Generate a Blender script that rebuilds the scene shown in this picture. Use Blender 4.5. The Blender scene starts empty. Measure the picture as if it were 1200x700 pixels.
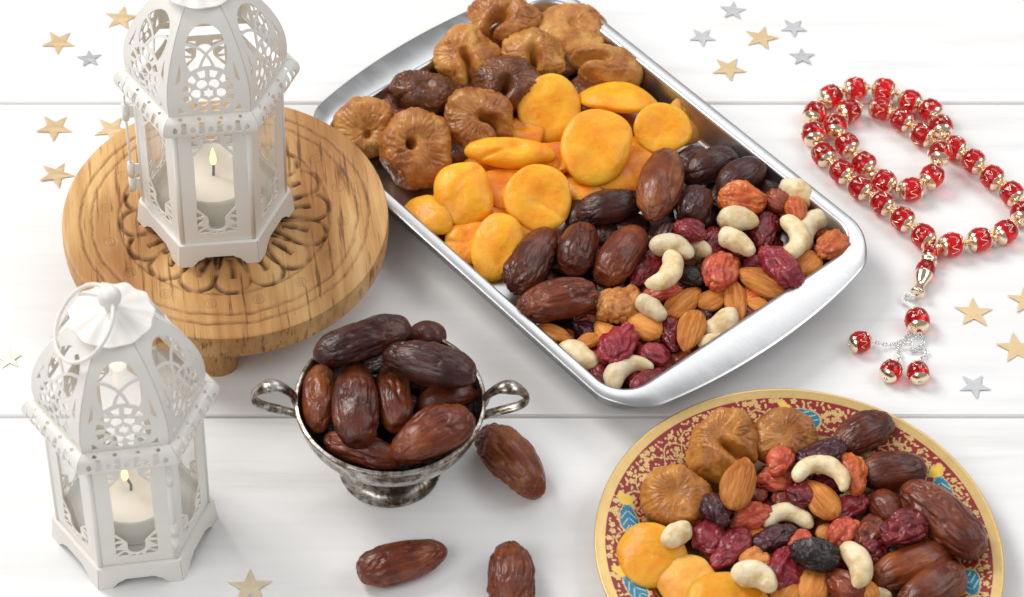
import bpy, math, random
import numpy as np
from mathutils import Matrix, Vector
# ------------------------------------------------------------------ units: everything below is in centimetres, CM turns it into metres
CM = 0.01
rng = np.random.default_rng(7)
scn = bpy.context.scene
C = scn.collection
# ------------------------------------------------------------------ camera (about 1.27 m from the table, looking 49 degrees down)
FPX, PITCH, DIST = 3300.0, math.radians(49.0), 127.0
cp, sp = math.cos(PITCH), math.sin(PITCH)
CAM = np.array([0.0, -DIST * cp, DIST * sp])
cam = bpy.data.cameras.new('camera')
cam_o = bpy.data.objects.new('camera', cam); C.objects.link(cam_o)
cam_o.location = CAM * CM
cam_o.rotation_euler = (math.radians(90) - PITCH, 0, 0)
cam.sensor_width = 36.0; cam.lens = 36.0 * FPX / 1200.0
cam.shift_x = 150.0 / 1200.0      # the picture is the right-hand part of a wider frame
cam.clip_start = 0.05; cam.clip_end = 50
cam.dof.use_dof = True; cam.dof.focus_distance = 1.225; cam.dof.aperture_fstop = 16
scn.camera = cam_o
# ------------------------------------------------------------------ light: bright white studio, big soft window light from the back left
w = bpy.data.worlds.new('World'); scn.world = w; w.use_nodes = True
bg = w.node_tree.nodes['Background']; bg.inputs[0].default_value = (0.97, 0.98, 1.0, 1); bg.inputs[1].default_value = 0.37
def area(name, loc, target, sx, sy, power, col):
    l = bpy.data.lights.new(name, 'AREA'); l.shape = 'RECTANGLE'; l.size = sx; l.size_y = sy; l.energy = power; l.color = col
    o = bpy.data.objects.new(name, l); C.objects.link(o); o.location = loc
    d = Vector(target) - Vector(loc); o.rotation_euler = d.to_track_quat('-Z', 'Y').to_euler()
    return o
area('softbox_key', (-1.25, 0.95, 1.65), (.058, 0, 0), 0.9, 0.9, 44, (1.0, 0.985, 0.96))
area('added_fill_front', (-1.0, -1.0, 1.5), (.0, 0, 0), 1.4, 1.0, 17, (1.0, 0.985, 0.97))  # fill lamp added at front left to brighten the lantern fronts
area('added_fill_right', (1.5, 0.1, 1.5), (.058, 0, 0), 1.3, 1.0, 13, (0.98, 0.99, 1.0))  # weak right-hand fill, added to stand in for ambient light
area('added_light_top', (0.6, 1.3, 1.5), (.058, 0, 0), 1.2, 0.6, 8, (0.97, 0.985, 1.0))  # overhead lamp added so the metal has highlights to reflect
scn.view_settings.view_transform = 'Standard'; scn.view_settings.look = 'None'
scn.view_settings.exposure = -0.25; scn.view_settings.gamma = 1.0
scn.cycles.max_bounces = 10; scn.cycles.transparent_max_bounces = 24; scn.cycles.use_denoising = True
scn.cycles.sample_clamp_indirect = 6

# ------------------------------------------------------------------ helpers
def at(u, v, z=0.0):
    """table position of a spot read off the photograph, at height z above the boards"""
    dx = (u - 450) / FPX; du = -(v - 350) / FPX
    d = np.array([dx, cp + du * sp, -sp + du * cp])
    return CAM + d * ((z - CAM[2]) / d[2])
def ppc(p):
    q = np.asarray(p) - CAM
    return FPX / (q[1] * cp - q[2] * sp)
R_, U_, T_ = np.array([1., 0, 0]), np.array([0, sp, cp]), np.array([0, -cp, sp])
def camvec(a): return a[0] * R_ + a[1] * U_ + a[2] * T_
def unit(a): a = np.asarray(a, float); return a / np.linalg.norm(a)

def mesh(name, V, Fs, mat, smooth=True):
    me = bpy.data.meshes.new(name)
    V = np.asarray(V, float) * CM
    if isinstance(Fs, np.ndarray): Fs = Fs.tolist()
    c0 = V.mean(0)                                    # faces turned outward
    T = np.array([(f[0], f[1], f[2]) for f in Fs] + [(f[0], f[2], f[3]) for f in Fs if len(f) == 4])
    if np.einsum('ij,ij->i', V[T[:, 0]] - c0, np.cross(V[T[:, 1]] - c0, V[T[:, 2]] - c0)).sum() < 0: Fs = [tuple(reversed(f)) for f in Fs]
    me.from_pydata(V.tolist(), [], [list(map(int, f)) for f in Fs])
    if mat is not None: me.materials.append(mat)
    if smooth: me.polygons.foreach_set('use_smooth', [True] * len(me.polygons))
    me.update()
    return me
def obj(name, me, parent=None, M=None, loc=None):
    o = bpy.data.objects.new(name, me); C.objects.link(o)
    if parent is not None: o.parent = parent
    if M is not None:
        o.matrix_local = M
    elif loc is not None: o.location = Vector([float(a) * CM for a in loc])
    return o
def empty(name, loc, rz=0.0):
    o = bpy.data.objects.new(name, None); C.objects.link(o); o.location = Vector([float(a) * CM for a in loc]); o.rotation_euler = (0, 0, rz)
    o.empty_display_size = 0.01
    return o
def tag(o, label=None, cat=None, group=None, kind=None):
    if label: o['label'] = label
    if cat: o['category'] = cat
    if group: o['group'] = group
    if kind: o['kind'] = kind
    return o
def basis(x, y, z, loc):
    M = Matrix.Identity(4)
    for i in range(3):
        M[i][0] = x[i]; M[i][1] = y[i]; M[i][2] = z[i]; M[i][3] = loc[i] * CM
    return M

# ---- noise
def _h(ix, iy, iz, seed):
    n = (ix * 374761393 + iy * 668265263 + iz * 2147483647 + seed * 974711) & 0x7fffffff
    n = ((n ^ (n >> 13)) * 1274126177) & 0x7fffffff
    n = ((n ^ (n >> 16)) * 69069 + 12345) & 0x7fffffff
    return ((n >> 8) & 0xffff) / 65535.0
def noise(x, y, z, seed=0):
    x, y, z = np.broadcast_arrays(np.asarray(x, float), y, z)
    ix, iy, iz = np.floor(x).astype(np.int64), np.floor(y).astype(np.int64), np.floor(z).astype(np.int64)
    fx, fy, fz = x - ix, y - iy, z - iz
    fx, fy, fz = [f * f * f * (f * (f * 6 - 15) + 10) for f in (fx, fy, fz)]
    r = 0
    for a in (0, 1):
        wx = fx if a else 1 - fx
        for b in (0, 1):
            wy = fy if b else 1 - fy
            for c_ in (0, 1):
                wz = fz if c_ else 1 - fz
                r = r + wx * wy * wz * _h(ix + a, iy + b, iz + c_, seed)
    return r * 2 - 1
def fbm(x, y, z, seed=0, o=3):
    s, a, t = 0, 1.0, 0
    for i in range(o):
        s = s + a * noise(x * 2 ** i, y * 2 ** i, z * 2 ** i, seed + i * 31); t += a; a *= .5
    return s / t
def ridge(x, y, z, seed=0, o=2):
    s, a, t = 0, 1.0, 0
    for i in range(o):
        s = s + a * (1 - np.abs(noise(x * 1.9 ** i, y * 1.9 ** i, z * 1.9 ** i, seed + i * 17))) ** 2; t += a; a *= .5
    return s / t

def billow(x, y, z, seed=0, o=2):
    """rounded folds parted by narrow creases"""
    s, a, t = 0, 1.0, 0
    for i in range(o):
        s = s + a * np.minimum(np.abs(noise(x * 1.9 ** i, y * 1.9 ** i, z * 1.9 ** i, seed + i * 17)) * 2.2, 1.0) ** .7; t += a; a *= .45
    return s / t

# ---- closed bodies on a ring x length grid
def ring_faces(nv, nu):
    """verts: pole, nv rings of nu, pole"""
    F = []
    for j in range(nu): F.append((0, 1 + (j + 1) % nu, 1 + j))
    i = np.arange(nv - 1)[:, None]; j = np.arange(nu)[None, :]
    a = 1 + i * nu + j; b = 1 + i * nu + (j + 1) % nu
    Q = np.stack([a, b, b + nu, a + nu], -1).reshape(-1, 4)
    F += Q.tolist()
    e = 1 + nv * nu; l = 1 + (nv - 1) * nu
    for j in range(nu): F.append((e, l + j, l + (j + 1) % nu))
    return F
def grid_param(nv, nu):
    ph = np.linspace(0, np.pi, nv + 2)[1:-1]
    th = np.linspace(0, 2 * np.pi, nu, endpoint=False)
    return ph, th
def spin_body(L, W, H, prof, disp, nu, nv, bend=0.0, post=None):
    ph, th = grid_param(nv, nu); t = -np.cos(ph)
    tt = np.concatenate([[-1.], np.repeat(t, nu), [1.]]); an = np.concatenate([[0.], np.tile(th, nv), [0.]])
    r = np.maximum(prof(np.clip(tt, -1, 1)), 0); r[0] = r[-1] = 0
    X = tt * L / 2; Y = r * np.cos(an) * W / 2; Z = r * np.sin(an) * H / 2
    N = np.stack([tt * np.abs(tt) ** 1.5 / L * 1.2, np.cos(an) * np.maximum(r, .02) / W, np.sin(an) * np.maximum(r, .02) / H], 1)
    N /= np.linalg.norm(N, axis=1)[:, None] + 1e-9
    V = np.stack([X, Y, Z], 1)
    V = V + N * disp(X, Y, Z)[:, None]
    V[:, 2] += bend * (V[:, 0] / (L / 2)) ** 2
    if post is not None: V = post(V)
    return V, ring_faces(nv, nu)

def make_date(L, W, H, seed, wr=1.0):
    r = np.random.default_rng(seed); asym = r.uniform(-.14, .14); k = r.uniform(2.2, 2.8); wr = r.uniform(.9, 1.55)
    def prof(t):
        return (1 - np.abs(t) ** k) ** .56 * (1 + asym * t)
    fr = r.uniform(3.2, 4.4)
    def disp(X, Y, Z):
        wx = fbm(X * .9, Y * .9, Z * .9, seed, 2) * .55
        a = billow(X * .55 + wx, Y * fr * .8 + wx * 1.5, Z * fr * .8 - wx, seed + 3, 2)
        b = ridge(X * 1.3 + wx * 2, Y * fr * 1.5 + wx, Z * fr * 1.5, seed + 9, 2)
        patch = np.clip(.55 + 1.2 * noise(X * .7, Y * .9, Z * .9, seed + 12), .12, 1.1)
        lump = fbm(X * .6, Y * .9, Z * .9, seed + 5, 2)
        edge = np.clip(1 - (np.abs(X) / (L / 2)) ** 6, .25, 1)
        return (wr * patch * (.16 * (a - .7) + .055 * (b - .55)) * edge + .12 * lump) * W / 1.9
    def post(V):
        e = V[:, 0] / (L / 2)
        rad = np.hypot(V[:, 1], V[:, 2]) / (W / 2)
        V[:, 0] -= np.where(e > .55, 1, 0) * .22 * np.exp(-(rad / .3) ** 2) * W / 1.9
        return V
    return spin_body(L, W, H, prof, disp, 96, 84, bend=-r.uniform(.02, .16) * W, post=post)
def make_almond(L, W, H, seed):
    r = np.random.default_rng(seed)
    def prof(t):
        return 1.05 * (1 + t) ** .52 * (1 - t) ** .74 / 1.02
    def disp(X, Y, Z):
        a = noise(X * 1.1, Y * 9, Z * 5, seed) * .5 + noise(X * 2., Y * 17, Z * 9, seed + 1) * .5
        return .028 * a + .03 * noise(X * 1.2, Y * 1.2, Z * 1.2, seed + 2)
    return spin_body(L, W, H, prof, disp, 64, 48)
def make_raisin(L, W, H, seed, wr=1.0):
    r = np.random.default_rng(seed); k = r.uniform(1.9, 2.6); asy = r.uniform(-.2, .2)
    def prof(t): return (1 - np.abs(t) ** k) ** .55 * (1 + asy * t)
    fr = r.uniform(2.6, 3.6)
    def disp(X, Y, Z):
        wx = fbm(X * 1.3, Y * 1.3, Z * 1.3, seed, 2) * .9
        a = billow(X * .65 + wx * .8, Y * fr * .75 + wx, Z * fr * .75 - wx, seed + 3, 2)
        b = ridge(X * 2.2 + wx, Y * 4.5 + wx, Z * 4.5, seed + 6, 1)
        lump = fbm(X * 1.0, Y * 1.2, Z * 1.2, seed + 5, 2)
        return (wr * (.19 * (a - .75) + .05 * (b - .5)) + .20 * lump) * W / 1.3
    return spin_body(L, W, H, prof, disp, 72, 60, bend=r.uniform(-.12, .1) * W)
def make_disc(a, b, h, seed, kind, bend=0.0, hole=0.0, slit=None):
    """flat dried fruit: local x,y in its plane, z its face; bend folds it about local y"""
    nv, nu = (56, 96) if kind == 'apricot' else (80, 150)
    ph, th = grid_param(nv, nu)
    P = np.concatenate([[0.], np.repeat(ph, nu), [np.pi]]); A = np.concatenate([[0.], np.tile(th, nv), [0.]])
    r = np.random.default_rng(seed)
    rho = np.sin(P) ** (.8 if kind == 'apricot' else .85); cz = np.cos(P)
    out = 1 + .10 * noise(np.cos(A) * 1.2, np.sin(A) * 1.2, 3.3, seed) + (.05 * np.cos(A + r.uniform(0, 6)))
    X = a * rho * out * np.cos(A); Y = b * rho * out * np.sin(A)
    Z = h * np.sign(cz) * np.abs(cz) ** .8
    up = cz
    if kind == 'apricot':
        Z = Z * (1 + .15 * noise(X * .7, Y * .7, np.sign(cz) * 2, seed + 1))
        Z += .30 * h * fbm(X * .6, Y * .6, .5, seed + 2, 2) * 1.8
        ox, oy = r.uniform(-.25, .25), r.uniform(-.25, .25)
        Z -= np.clip(up, 0, 1) * h * r.uniform(.0, .45) * np.exp(-((X / a - ox) ** 2 / .05 + (Y / b - oy) ** 2 / .10))
        fa = r.uniform(0, 6.28); fu = X / a * math.cos(fa) + Y / b * math.sin(fa); fv = -X / a * math.sin(fa) + Y / b * math.cos(fa)
        Z -= np.clip(up, 0, 1) ** .5 * r.uniform(.05, .4) * h * np.exp(-((fu - .25 * fv ** 2 - oy) / .09) ** 2) * np.clip(fv + .3, 0, 1)
        N = .012 * noise(X * 5, Y * 5, Z * 5, seed + 6) + .02 * h * ridge(X * 2.2, Y * 2.2, Z * 2, seed + 7, 2)
        Z += N
    else:
        wq = 1.0 * fbm(X * 1.1, Y * 1.1, Z * 1.1, seed + 8, 2)
        ex, ey = a * r.uniform(-.3, .3), b * r.uniform(-.3, .3)
        ang = np.arctan2(Y - ey * np.clip(up * 2, 0, 1), X - ex * np.clip(up * 2, 0, 1)) + .3 * wq
        w2 = ridge(np.cos(ang) * 8 + wq, np.sin(ang) * 8, rho * 2.0 + cz * 1.3 + wq, seed + 2, 2)
        w3 = billow(X * 1.0 + wq, Y * 1.0 - wq, Z * 1.2, seed + 3, 2)
        amp = np.clip(rho * 1.8, 0, 1)
        d = .085 * (w2 - .5) * amp * h + .09 * (w3 - .7) * h + .02 * h * ridge(X * 5, Y * 5, Z * 5, seed + 5, 1) + .28 * h * fbm(X * .8, Y * .8, Z * .8, seed + 4, 2)
        nx, ny, nz = X / a ** 2, Y / b ** 2, Z / h ** 2
        n = np.sqrt(nx ** 2 + ny ** 2 + nz ** 2) + 1e-9
        X, Y, Z = X + d * nx / n, Y + d * ny / n, Z + d * nz / n
        if slit is not None:      # the flattened fruit has closed round on itself: a deep cleft runs from the middle to the edge
            q = math.radians(slit); u = X * math.cos(q) + Y * math.sin(q); v = -X * math.sin(q) + Y * math.cos(q) + .16 * a * noise(u * 1.3, .5, .5, seed + 11)
            gg = np.exp(-(v / (.11 * a)) ** 2) * np.clip(u / (.35 * a) + .35, 0, 1)
            Z = Z * (1 - .88 * gg) + h * .18 * np.exp(-((np.abs(v) - .28 * a) / (.16 * a)) ** 2) * np.clip(up * 3, 0, 1) * np.clip(u / a + .5, 0, 1)
            nt = np.exp(-(v / (.14 * a)) ** 2) * (u > 0) * rho; X = X - .28 * nt * u * math.cos(q); Y = Y - .28 * nt * u * math.sin(q)
        er = np.hypot((X - ex) / a, (Y - ey) / b)
        Z -= np.clip(up * 2, 0, 1) * h * .22 * np.exp(-(er / .35) ** 2)
        if hole: Z -= (up > 0) * hole * 1 / (1 + (er / .11) ** 6)
        Z += (up < 0) * h * .3 * np.exp(-(rho / .3) ** 2)
    if bend:
        Rb = a / bend; al = X / Rb
        X, Z = (Rb + Z) * np.sin(al), (Rb + Z) * np.cos(al) - Rb * (1 + np.cos(bend)) / 2
    return np.stack([X, Y, Z], 1), ring_faces(nv, nu)
def arc3(p1, pm, p2, n):
    """points along the circle through three points"""
    a, b = p1 - pm, p2 - pm; ab = np.cross(a, b); q = ab @ ab
    if q < 1e-8: return np.linspace(0, 1, n)[:, None] * (p2 - p1) + p1
    c_ = pm + np.cross((a @ a) * b - (b @ b) * a, ab) / (2 * q)
    e1 = unit(p1 - c_); e3 = unit(np.cross(p1 - c_, pm - c_)); e2 = np.cross(e3, e1); R = np.linalg.norm(p1 - c_)
    am = math.atan2((pm - c_) @ e2, (pm - c_) @ e1) % (2 * math.pi); an = math.atan2((p2 - c_) @ e2, (p2 - c_) @ e1) % (2 * math.pi)
    t = np.linspace(0, an, n); return c_ + R * (np.outer(np.cos(t), e1) + np.outer(np.sin(t), e2))
def make_cashew(P3, Rr, up, seed, pleat=0):
    """kidney: swept round section along a bent spine through three points (relative to centre)"""
    p1, pm, p2 = [np.asarray(q, float) for q in P3]
    nv, nu = 44, 40
    S = arc3(p1, pm, p2, nv); s = np.linspace(0, 1, nv)
    T = np.gradient(S, axis=0); T /= np.linalg.norm(T, axis=1)[:, None]
    prof = np.clip(1 - np.abs(2 * s - 1) ** 5, .02, 1) ** .5 * (1 + pleat * 0 + .12 * np.sin(3 * s + seed)) * (1.08 - .22 * s) * (.92 + .16 * np.exp(-((s - .5) / .25) ** 2))
    th = np.linspace(0, 2 * np.pi, nu, endpoint=False)
    V = [S[0] - T[0] * Rr * .06]
    for i in range(nv):
        B = unit(np.cross(T[i], up)); Nn = np.cross(B, T[i])
        rr = Rr * prof[i]
        ring = S[i] + rr * (np.cos(th)[:, None] * B + .92 * np.sin(th)[:, None] * Nn)
        V += ring.tolist()
    V.append(S[-1] + T[-1] * Rr * .06)
    V = np.array(V); c0 = S.mean(0)
    d = .09 * Rr * fbm(V[:, 0] * 1.6, V[:, 1] * 1.6, V[:, 2] * 1.6, seed, 3) * 2
    n = V - np.concatenate([[S[0]], np.repeat(S, nu, 0), [S[-1]]]); n /= np.linalg.norm(n, axis=1)[:, None] + 1e-9
    V = V + n * d[:, None]
    return V, ring_faces(nv, nu)

# ---- sheet metal with real openings: cells of a grid cut along f = 0, given thickness
def sheet(f, u0, u1, v0, v1, nu, nv, mp, th):
    u = np.linspace(u0, u1, nu + 1); v = np.linspace(v0, v1, nv + 1)
    Uu, Vv = np.meshgrid(u, v, indexing='ij')
    Fv = f(Uu, Vv); Fv = np.where(np.abs(Fv) < 1e-6, 1e-6, Fv)
    idx = {}; P = []
    def node(i, j):
        k = (i, j)
        if k not in idx: idx[k] = len(P); P.append((u[i], v[j]))
        return idx[k]
    def cut(i, j, i2, j2):
        k = (min((i, j), (i2, j2)), max((i, j), (i2, j2)))
        if k not in idx:
            (i, j), (i2, j2) = k
            t = Fv[i, j] / (Fv[i, j] - Fv[i2, j2]); t = min(max(t, .02), .98)
            idx[k] = len(P); P.append((u[i] + (u[i2] - u[i]) * t, v[j] + (v[j2] - v[j]) * t))
        return idx[k]
    faces = []
    pos = Fv > 0
    for i in range(nu):
        for j in range(nv):
            cs = ((i, j), (i + 1, j), (i + 1, j + 1), (i, j + 1))
            s = [pos[c_] for c_ in cs]
            if not any(s): continue
            if all(s): faces.append([node(*c_) for c_ in cs]); continue
            poly = []
            for a in range(4):
                c0, c1 = cs[a], cs[(a + 1) % 4]
                if s[a]: poly.append(node(*c0))
                if s[a] != s[(a + 1) % 4]: poly.append(cut(*c0, *c1))
            if len(poly) >= 3: faces.append(poly)
    P = np.array(P); n = len(P)
    e = 1e-3
    Q = mp(P[:, 0], P[:, 1])
    N = np.cross(mp(P[:, 0] + e, P[:, 1]) - mp(P[:, 0] - e, P[:, 1]), mp(P[:, 0], P[:, 1] + e) - mp(P[:, 0], P[:, 1] - e))
    N /= np.linalg.norm(N, axis=1)[:, None] + 1e-12
    V = np.concatenate([Q + N * th / 2, Q - N * th / 2])
    out = list(faces) + [[a + n for a in reversed(fc)] for fc in faces]
    cnt = {}
    for fc in faces:
        for a in range(len(fc)):
            p, q = fc[a], fc[(a + 1) % len(fc)]
            k = (min(p, q), max(p, q)); cnt[k] = None if k in cnt else (p, q)
    for k, pq in cnt.items():
        if pq: out.append([pq[1], pq[0], pq[0] + n, pq[1] + n])
    return V, out
def autosmooth(me, deg=35):
    try: me.set_sharp_from_angle(angle=math.radians(deg))
    except Exception: pass
    return me
def lathe(prof, n=96, close=False):
    prof = np.asarray(prof, float); m = len(prof)
    th = np.linspace(0, 2 * np.pi, n, endpoint=False)
    V = np.stack([np.outer(prof[:, 0], np.cos(th)), np.outer(prof[:, 0], np.sin(th)), np.repeat(prof[:, 1][:, None], n, 1)], -1).reshape(-1, 3)
    i = np.arange(m - 1)[:, None]; j = np.arange(n)[None, :]
    a = i * n + j; b = i * n + (j + 1) % n
    F = np.stack([a, b, b + n, a + n], -1).reshape(-1, 4).tolist()
    if close: F += np.stack([(m - 1) * n + j, (m - 1) * n + (j + 1) % n, (j + 1) % n, j], -1).reshape(-1, 4).tolist()
    return V, F
def smooth_prof(pts, k=6):
    """Catmull-Rom through profile points"""
    p = np.asarray(pts, float); q = np.vstack([2 * p[0] - p[1], p, 2 * p[-1] - p[-2]]); out = []
    for i in range(1, len(q) - 2):
        for t in np.linspace(0, 1, k, endpoint=False):
            a, b, c_, d = q[i - 1], q[i], q[i + 1], q[i + 2]
            out.append(.5 * (2 * b + (c_ - a) * t + (2 * a - 5 * b + 4 * c_ - d) * t * t + (3 * b - a - 3 * c_ + d) * t ** 3))
    out.append(p[-1]); return np.array(out)
def tube(path, rad, n=12, closed=False, flat=1.0, up=(0, 0, 1)):
    p = np.asarray(path, float); m = len(p)
    rad = np.broadcast_to(np.asarray(rad, float), (m,))
    if closed: T = np.roll(p, -1, 0) - np.roll(p, 1, 0)
    else: T = np.gradient(p, axis=0)
    T /= np.linalg.norm(T, axis=1)[:, None] + 1e-12
    up = unit(up); V = []; th = np.linspace(0, 2 * np.pi, n, endpoint=False)
    B = None
    for i in range(m):
        b = np.cross(T[i], up)
        if np.linalg.norm(b) < .05: b = B if B is not None else np.cross(T[i], [1., .3, 0])
        b = unit(b)
        if B is not None and b @ B < 0: b = -b
        B = b; nn = np.cross(b, T[i])
        V += (p[i] + rad[i] * (np.cos(th)[:, None] * b + flat * np.sin(th)[:, None] * nn)).tolist()
    F = []
    for i in range(m if closed else m - 1):
        for j in range(n):
            a = i * n + j; b = i * n + (j + 1) % n; k = ((i + 1) % m) * n
            F.append((a, b, k + (j + 1) % n, k + j))
    if not closed:
        F.append(tuple(reversed(range(n)))); F.append(tuple(range((m - 1) * n, m * n)))
    return np.array(V), F
def join(parts):
    V, F, o = [], [], 0
    for v, f in parts:
        V.append(np.asarray(v)); F += [[a + o for a in fc] for fc in f]; o += len(v)
    return np.concatenate(V), F
def box(x0, x1, y0, y1, z0, z1, b=0.0):
    """box with a chamfer b on the top edges"""
    V = [(x0, y0, z0), (x1, y0, z0), (x1, y1, z0), (x0, y1, z0), (x0, y0, z1 - b), (x1, y0, z1 - b), (x1, y1, z1 - b), (x0, y1, z1 - b),
         (x0 + b, y0 + b, z1), (x1 - b, y0 + b, z1), (x1 - b, y1 - b, z1), (x0 + b, y1 - b, z1)]
    F = [(3, 2, 1, 0)] + [(i, (i + 1) % 4, 4 + (i + 1) % 4, 4 + i) for i in range(4)] + [(4 + i, 4 + (i + 1) % 4, 8 + (i + 1) % 4, 8 + i) for i in range(4)] + [(8, 9, 10, 11)]
    return np.array(V, float), F
def sphere(r, n=24, m=14, c=(0, 0, 0), sx=1, sz=1):
    ph, th = grid_param(m, n)
    P = np.concatenate([[0.], np.repeat(ph, n), [np.pi]]); A = np.concatenate([[0.], np.tile(th, m), [0.]])
    return np.stack([r * sx * np.sin(P) * np.cos(A) + c[0], r * np.sin(P) * np.sin(A) + c[1], r * sz * np.cos(P) + c[2]], 1), ring_faces(m, n)

# ------------------------------------------------------------------ materials
MATS = {}
class NT:
    def __init__(s, name):
        s.m = bpy.data.materials.new(name); s.m.use_nodes = True; s.t = s.m.node_tree; s.b = s.t.nodes['Principled BSDF']
        s.co = s.t.nodes.new('ShaderNodeTexCoord')
    def n(s, t, **k):
        nd = s.t.nodes.new(t)
        for a, b in k.items(): setattr(nd, a, b)
        return nd
    def l(s, a, b): s.t.links.new(a, b)
    def mapping(s, scale, src='Object', rot=(0, 0, 0)):
        mp = s.n('ShaderNodeMapping'); s.l(s.co.outputs[src], mp.inputs[0]); mp.inputs['Scale'].default_value = scale; mp.inputs['Rotation'].default_value = rot
        return mp.outputs[0]
    def noise(s, vec, scale, detail=3, rough=.5, dist=0):
        nd = s.n('ShaderNodeTexNoise'); nd.inputs['Scale'].default_value = scale; nd.inputs['Detail'].default_value = detail
        nd.inputs['Roughness'].default_value = rough; nd.inputs['Distortion'].default_value = dist
        if vec is not None: s.l(vec, nd.inputs['Vector'])
        return nd.outputs['Fac']
    def ramp(s, fac, stops):
        r = s.n('ShaderNodeValToRGB'); e = r.color_ramp.elements
        while len(e) < len(stops): e.new(.5)
        for i, (p, c_) in enumerate(stops): e[i].position = p; e[i].color = (*c_, 1) if len(c_) == 3 else c_
        s.l(fac, r.inputs[0]); return r.outputs[0]
    def mix(s, fac, a, b, mode='MIX'):
        m = s.n('ShaderNodeMix', data_type='RGBA', blend_type=mode)
        for x, i in ((fac, 0), (a, 6), (b, 7)):
            if isinstance(x, (int, float)): m.inputs[i].default_value = x
            elif isinstance(x, tuple): m.inputs[i].default_value = (*x, 1)
            else: s.l(x, m.inputs[i])
        return m.outputs[2]
    def bump(s, h, strength, dist, prev=None):
        b = s.n('ShaderNodeBump'); b.inputs['Strength'].default_value = strength; b.inputs['Distance'].default_value = dist; s.l(h, b.inputs['Height'])
        if prev is not None: s.l(prev, b.inputs['Normal'])
        s.l(b.outputs[0], s.b.inputs['Normal']); return b.outputs[0]
    def set(s, **k):
        for a, v in k.items():
            i = s.b.inputs[a.replace('_', ' ')]
            if isinstance(v, tuple): i.default_value = (*v, 1) if len(v) == 3 and i.type == 'RGBA' else v
            elif isinstance(v, (int, float)): i.default_value = v
            else: s.l(v, i)
def fruit(name, c1, c2, c3=None, scale=1.2, rough=.32, sss=.25, rad=(1, .35, .15), srad=.004, coat=.0, bump=.25, bscale=9, stretch=(1, 1, 1), spec=.5, bst=(1, 1, 1), rvar=(.13, .12), specks=None):
    if name in MATS: return MATS[name]
    m = NT(name)
    oi = m.n('ShaderNodeObjectInfo')
    ad = m.n('ShaderNodeVectorMath', operation='ADD'); sc = m.n('ShaderNodeVectorMath', operation='SCALE'); sc.inputs['Scale'].default_value = 3.0
    cx = m.n('ShaderNodeCombineXYZ'); m.l(oi.outputs['Random'], cx.inputs[0]); m.l(oi.outputs['Random'], cx.inputs[1]); m.l(cx.outputs[0], sc.inputs[0])
    m.l(m.mapping(tuple(100 * s for s in stretch)), ad.inputs[0]); m.l(sc.outputs[0], ad.inputs[1]); vec = ad.outputs[0]
    n1 = m.noise(vec, scale, 4, .55, .4)
    col = m.ramp(n1, [(.32, c1), (.52, c2), (.72, c3 or c2)])
    if specks:
        sn = m.noise(vec, specks[1], 3, .6); col = m.mix(m.ramp(sn, [(specks[2], (0, 0, 0)), (specks[2] + .07, (1, 1, 1))]), col, specks[0])
    hs = m.n('ShaderNodeHueSaturation'); mr = m.n('ShaderNodeMapRange'); mr.inputs[3].default_value = .82; mr.inputs[4].default_value = 1.15
    m.l(oi.outputs['Random'], mr.inputs[0]); m.l(mr.outputs[0], hs.inputs['Value']); m.l(col, hs.inputs['Color'])
    m.set(Base_Color=hs.outputs[0], Subsurface_Weight=sss, Subsurface_Radius=rad, Subsurface_Scale=srad, Coat_Weight=coat * .4, Coat_Roughness=.10, Specular_IOR_Level=spec * .85)
    n2 = m.noise(m.mapping(tuple(100 * s for s in bst)), bscale, 4, .6, .6); m.bump(n2, bump, .0008)
    rr = m.n('ShaderNodeMapRange'); rr.inputs[3].default_value = rough - rvar[0]; rr.inputs[4].default_value = rough + rvar[1]; m.l(m.noise(vec, scale * 2.3, 3), rr.inputs[0]); m.set(Roughness=rr.outputs[0])
    MATS[name] = m.m; return m.m
def plain(name, col, rough=.5, metal=0, **k):
    if name in MATS: return MATS[name]
    m = NT(name); m.set(Base_Color=col, Roughness=rough, Metallic=metal, **k); MATS[name] = m.m; return m.m

def m_table():
    m = NT('white_painted_boards')
    v = m.mapping((6, 90, 90)); n = m.noise(v, 1.0, 5, .6, .3)
    v2 = m.mapping((1.2, 14, 14)); n2 = m.noise(v2, 1.0, 4, .65, .2)
    v3 = m.mapping((4, 4, 4)); n3 = m.noise(v3, 1.0, 3)
    base = m.ramp(n, [(.28, (.745, .73, .715)), (.40, (.81, .803, .797)), (.56, (.84, .837, .834))])
    worn = m.ramp(n2, [(.56, (0, 0, 0)), (.76, (1, 1, 1))])
    gate = m.ramp(n3, [(.48, (0, 0, 0)), (.66, (1, 1, 1))])
    f = m.n('ShaderNodeMath', operation='MULTIPLY'); m.l(worn, f.inputs[0]); m.l(gate, f.inputs[1])
    f2 = m.n('ShaderNodeMath', operation='MULTIPLY'); m.l(f.outputs[0], f2.inputs[0]); f2.inputs[1].default_value = .8
    m.set(Base_Color=m.mix(f2.outputs[0], base, (.74, .68, .62)), Roughness=.52, Specular_IOR_Level=.35)
    m.bump(n, .35, .0005)
    return m.m
M_TABLE = m_table()
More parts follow.
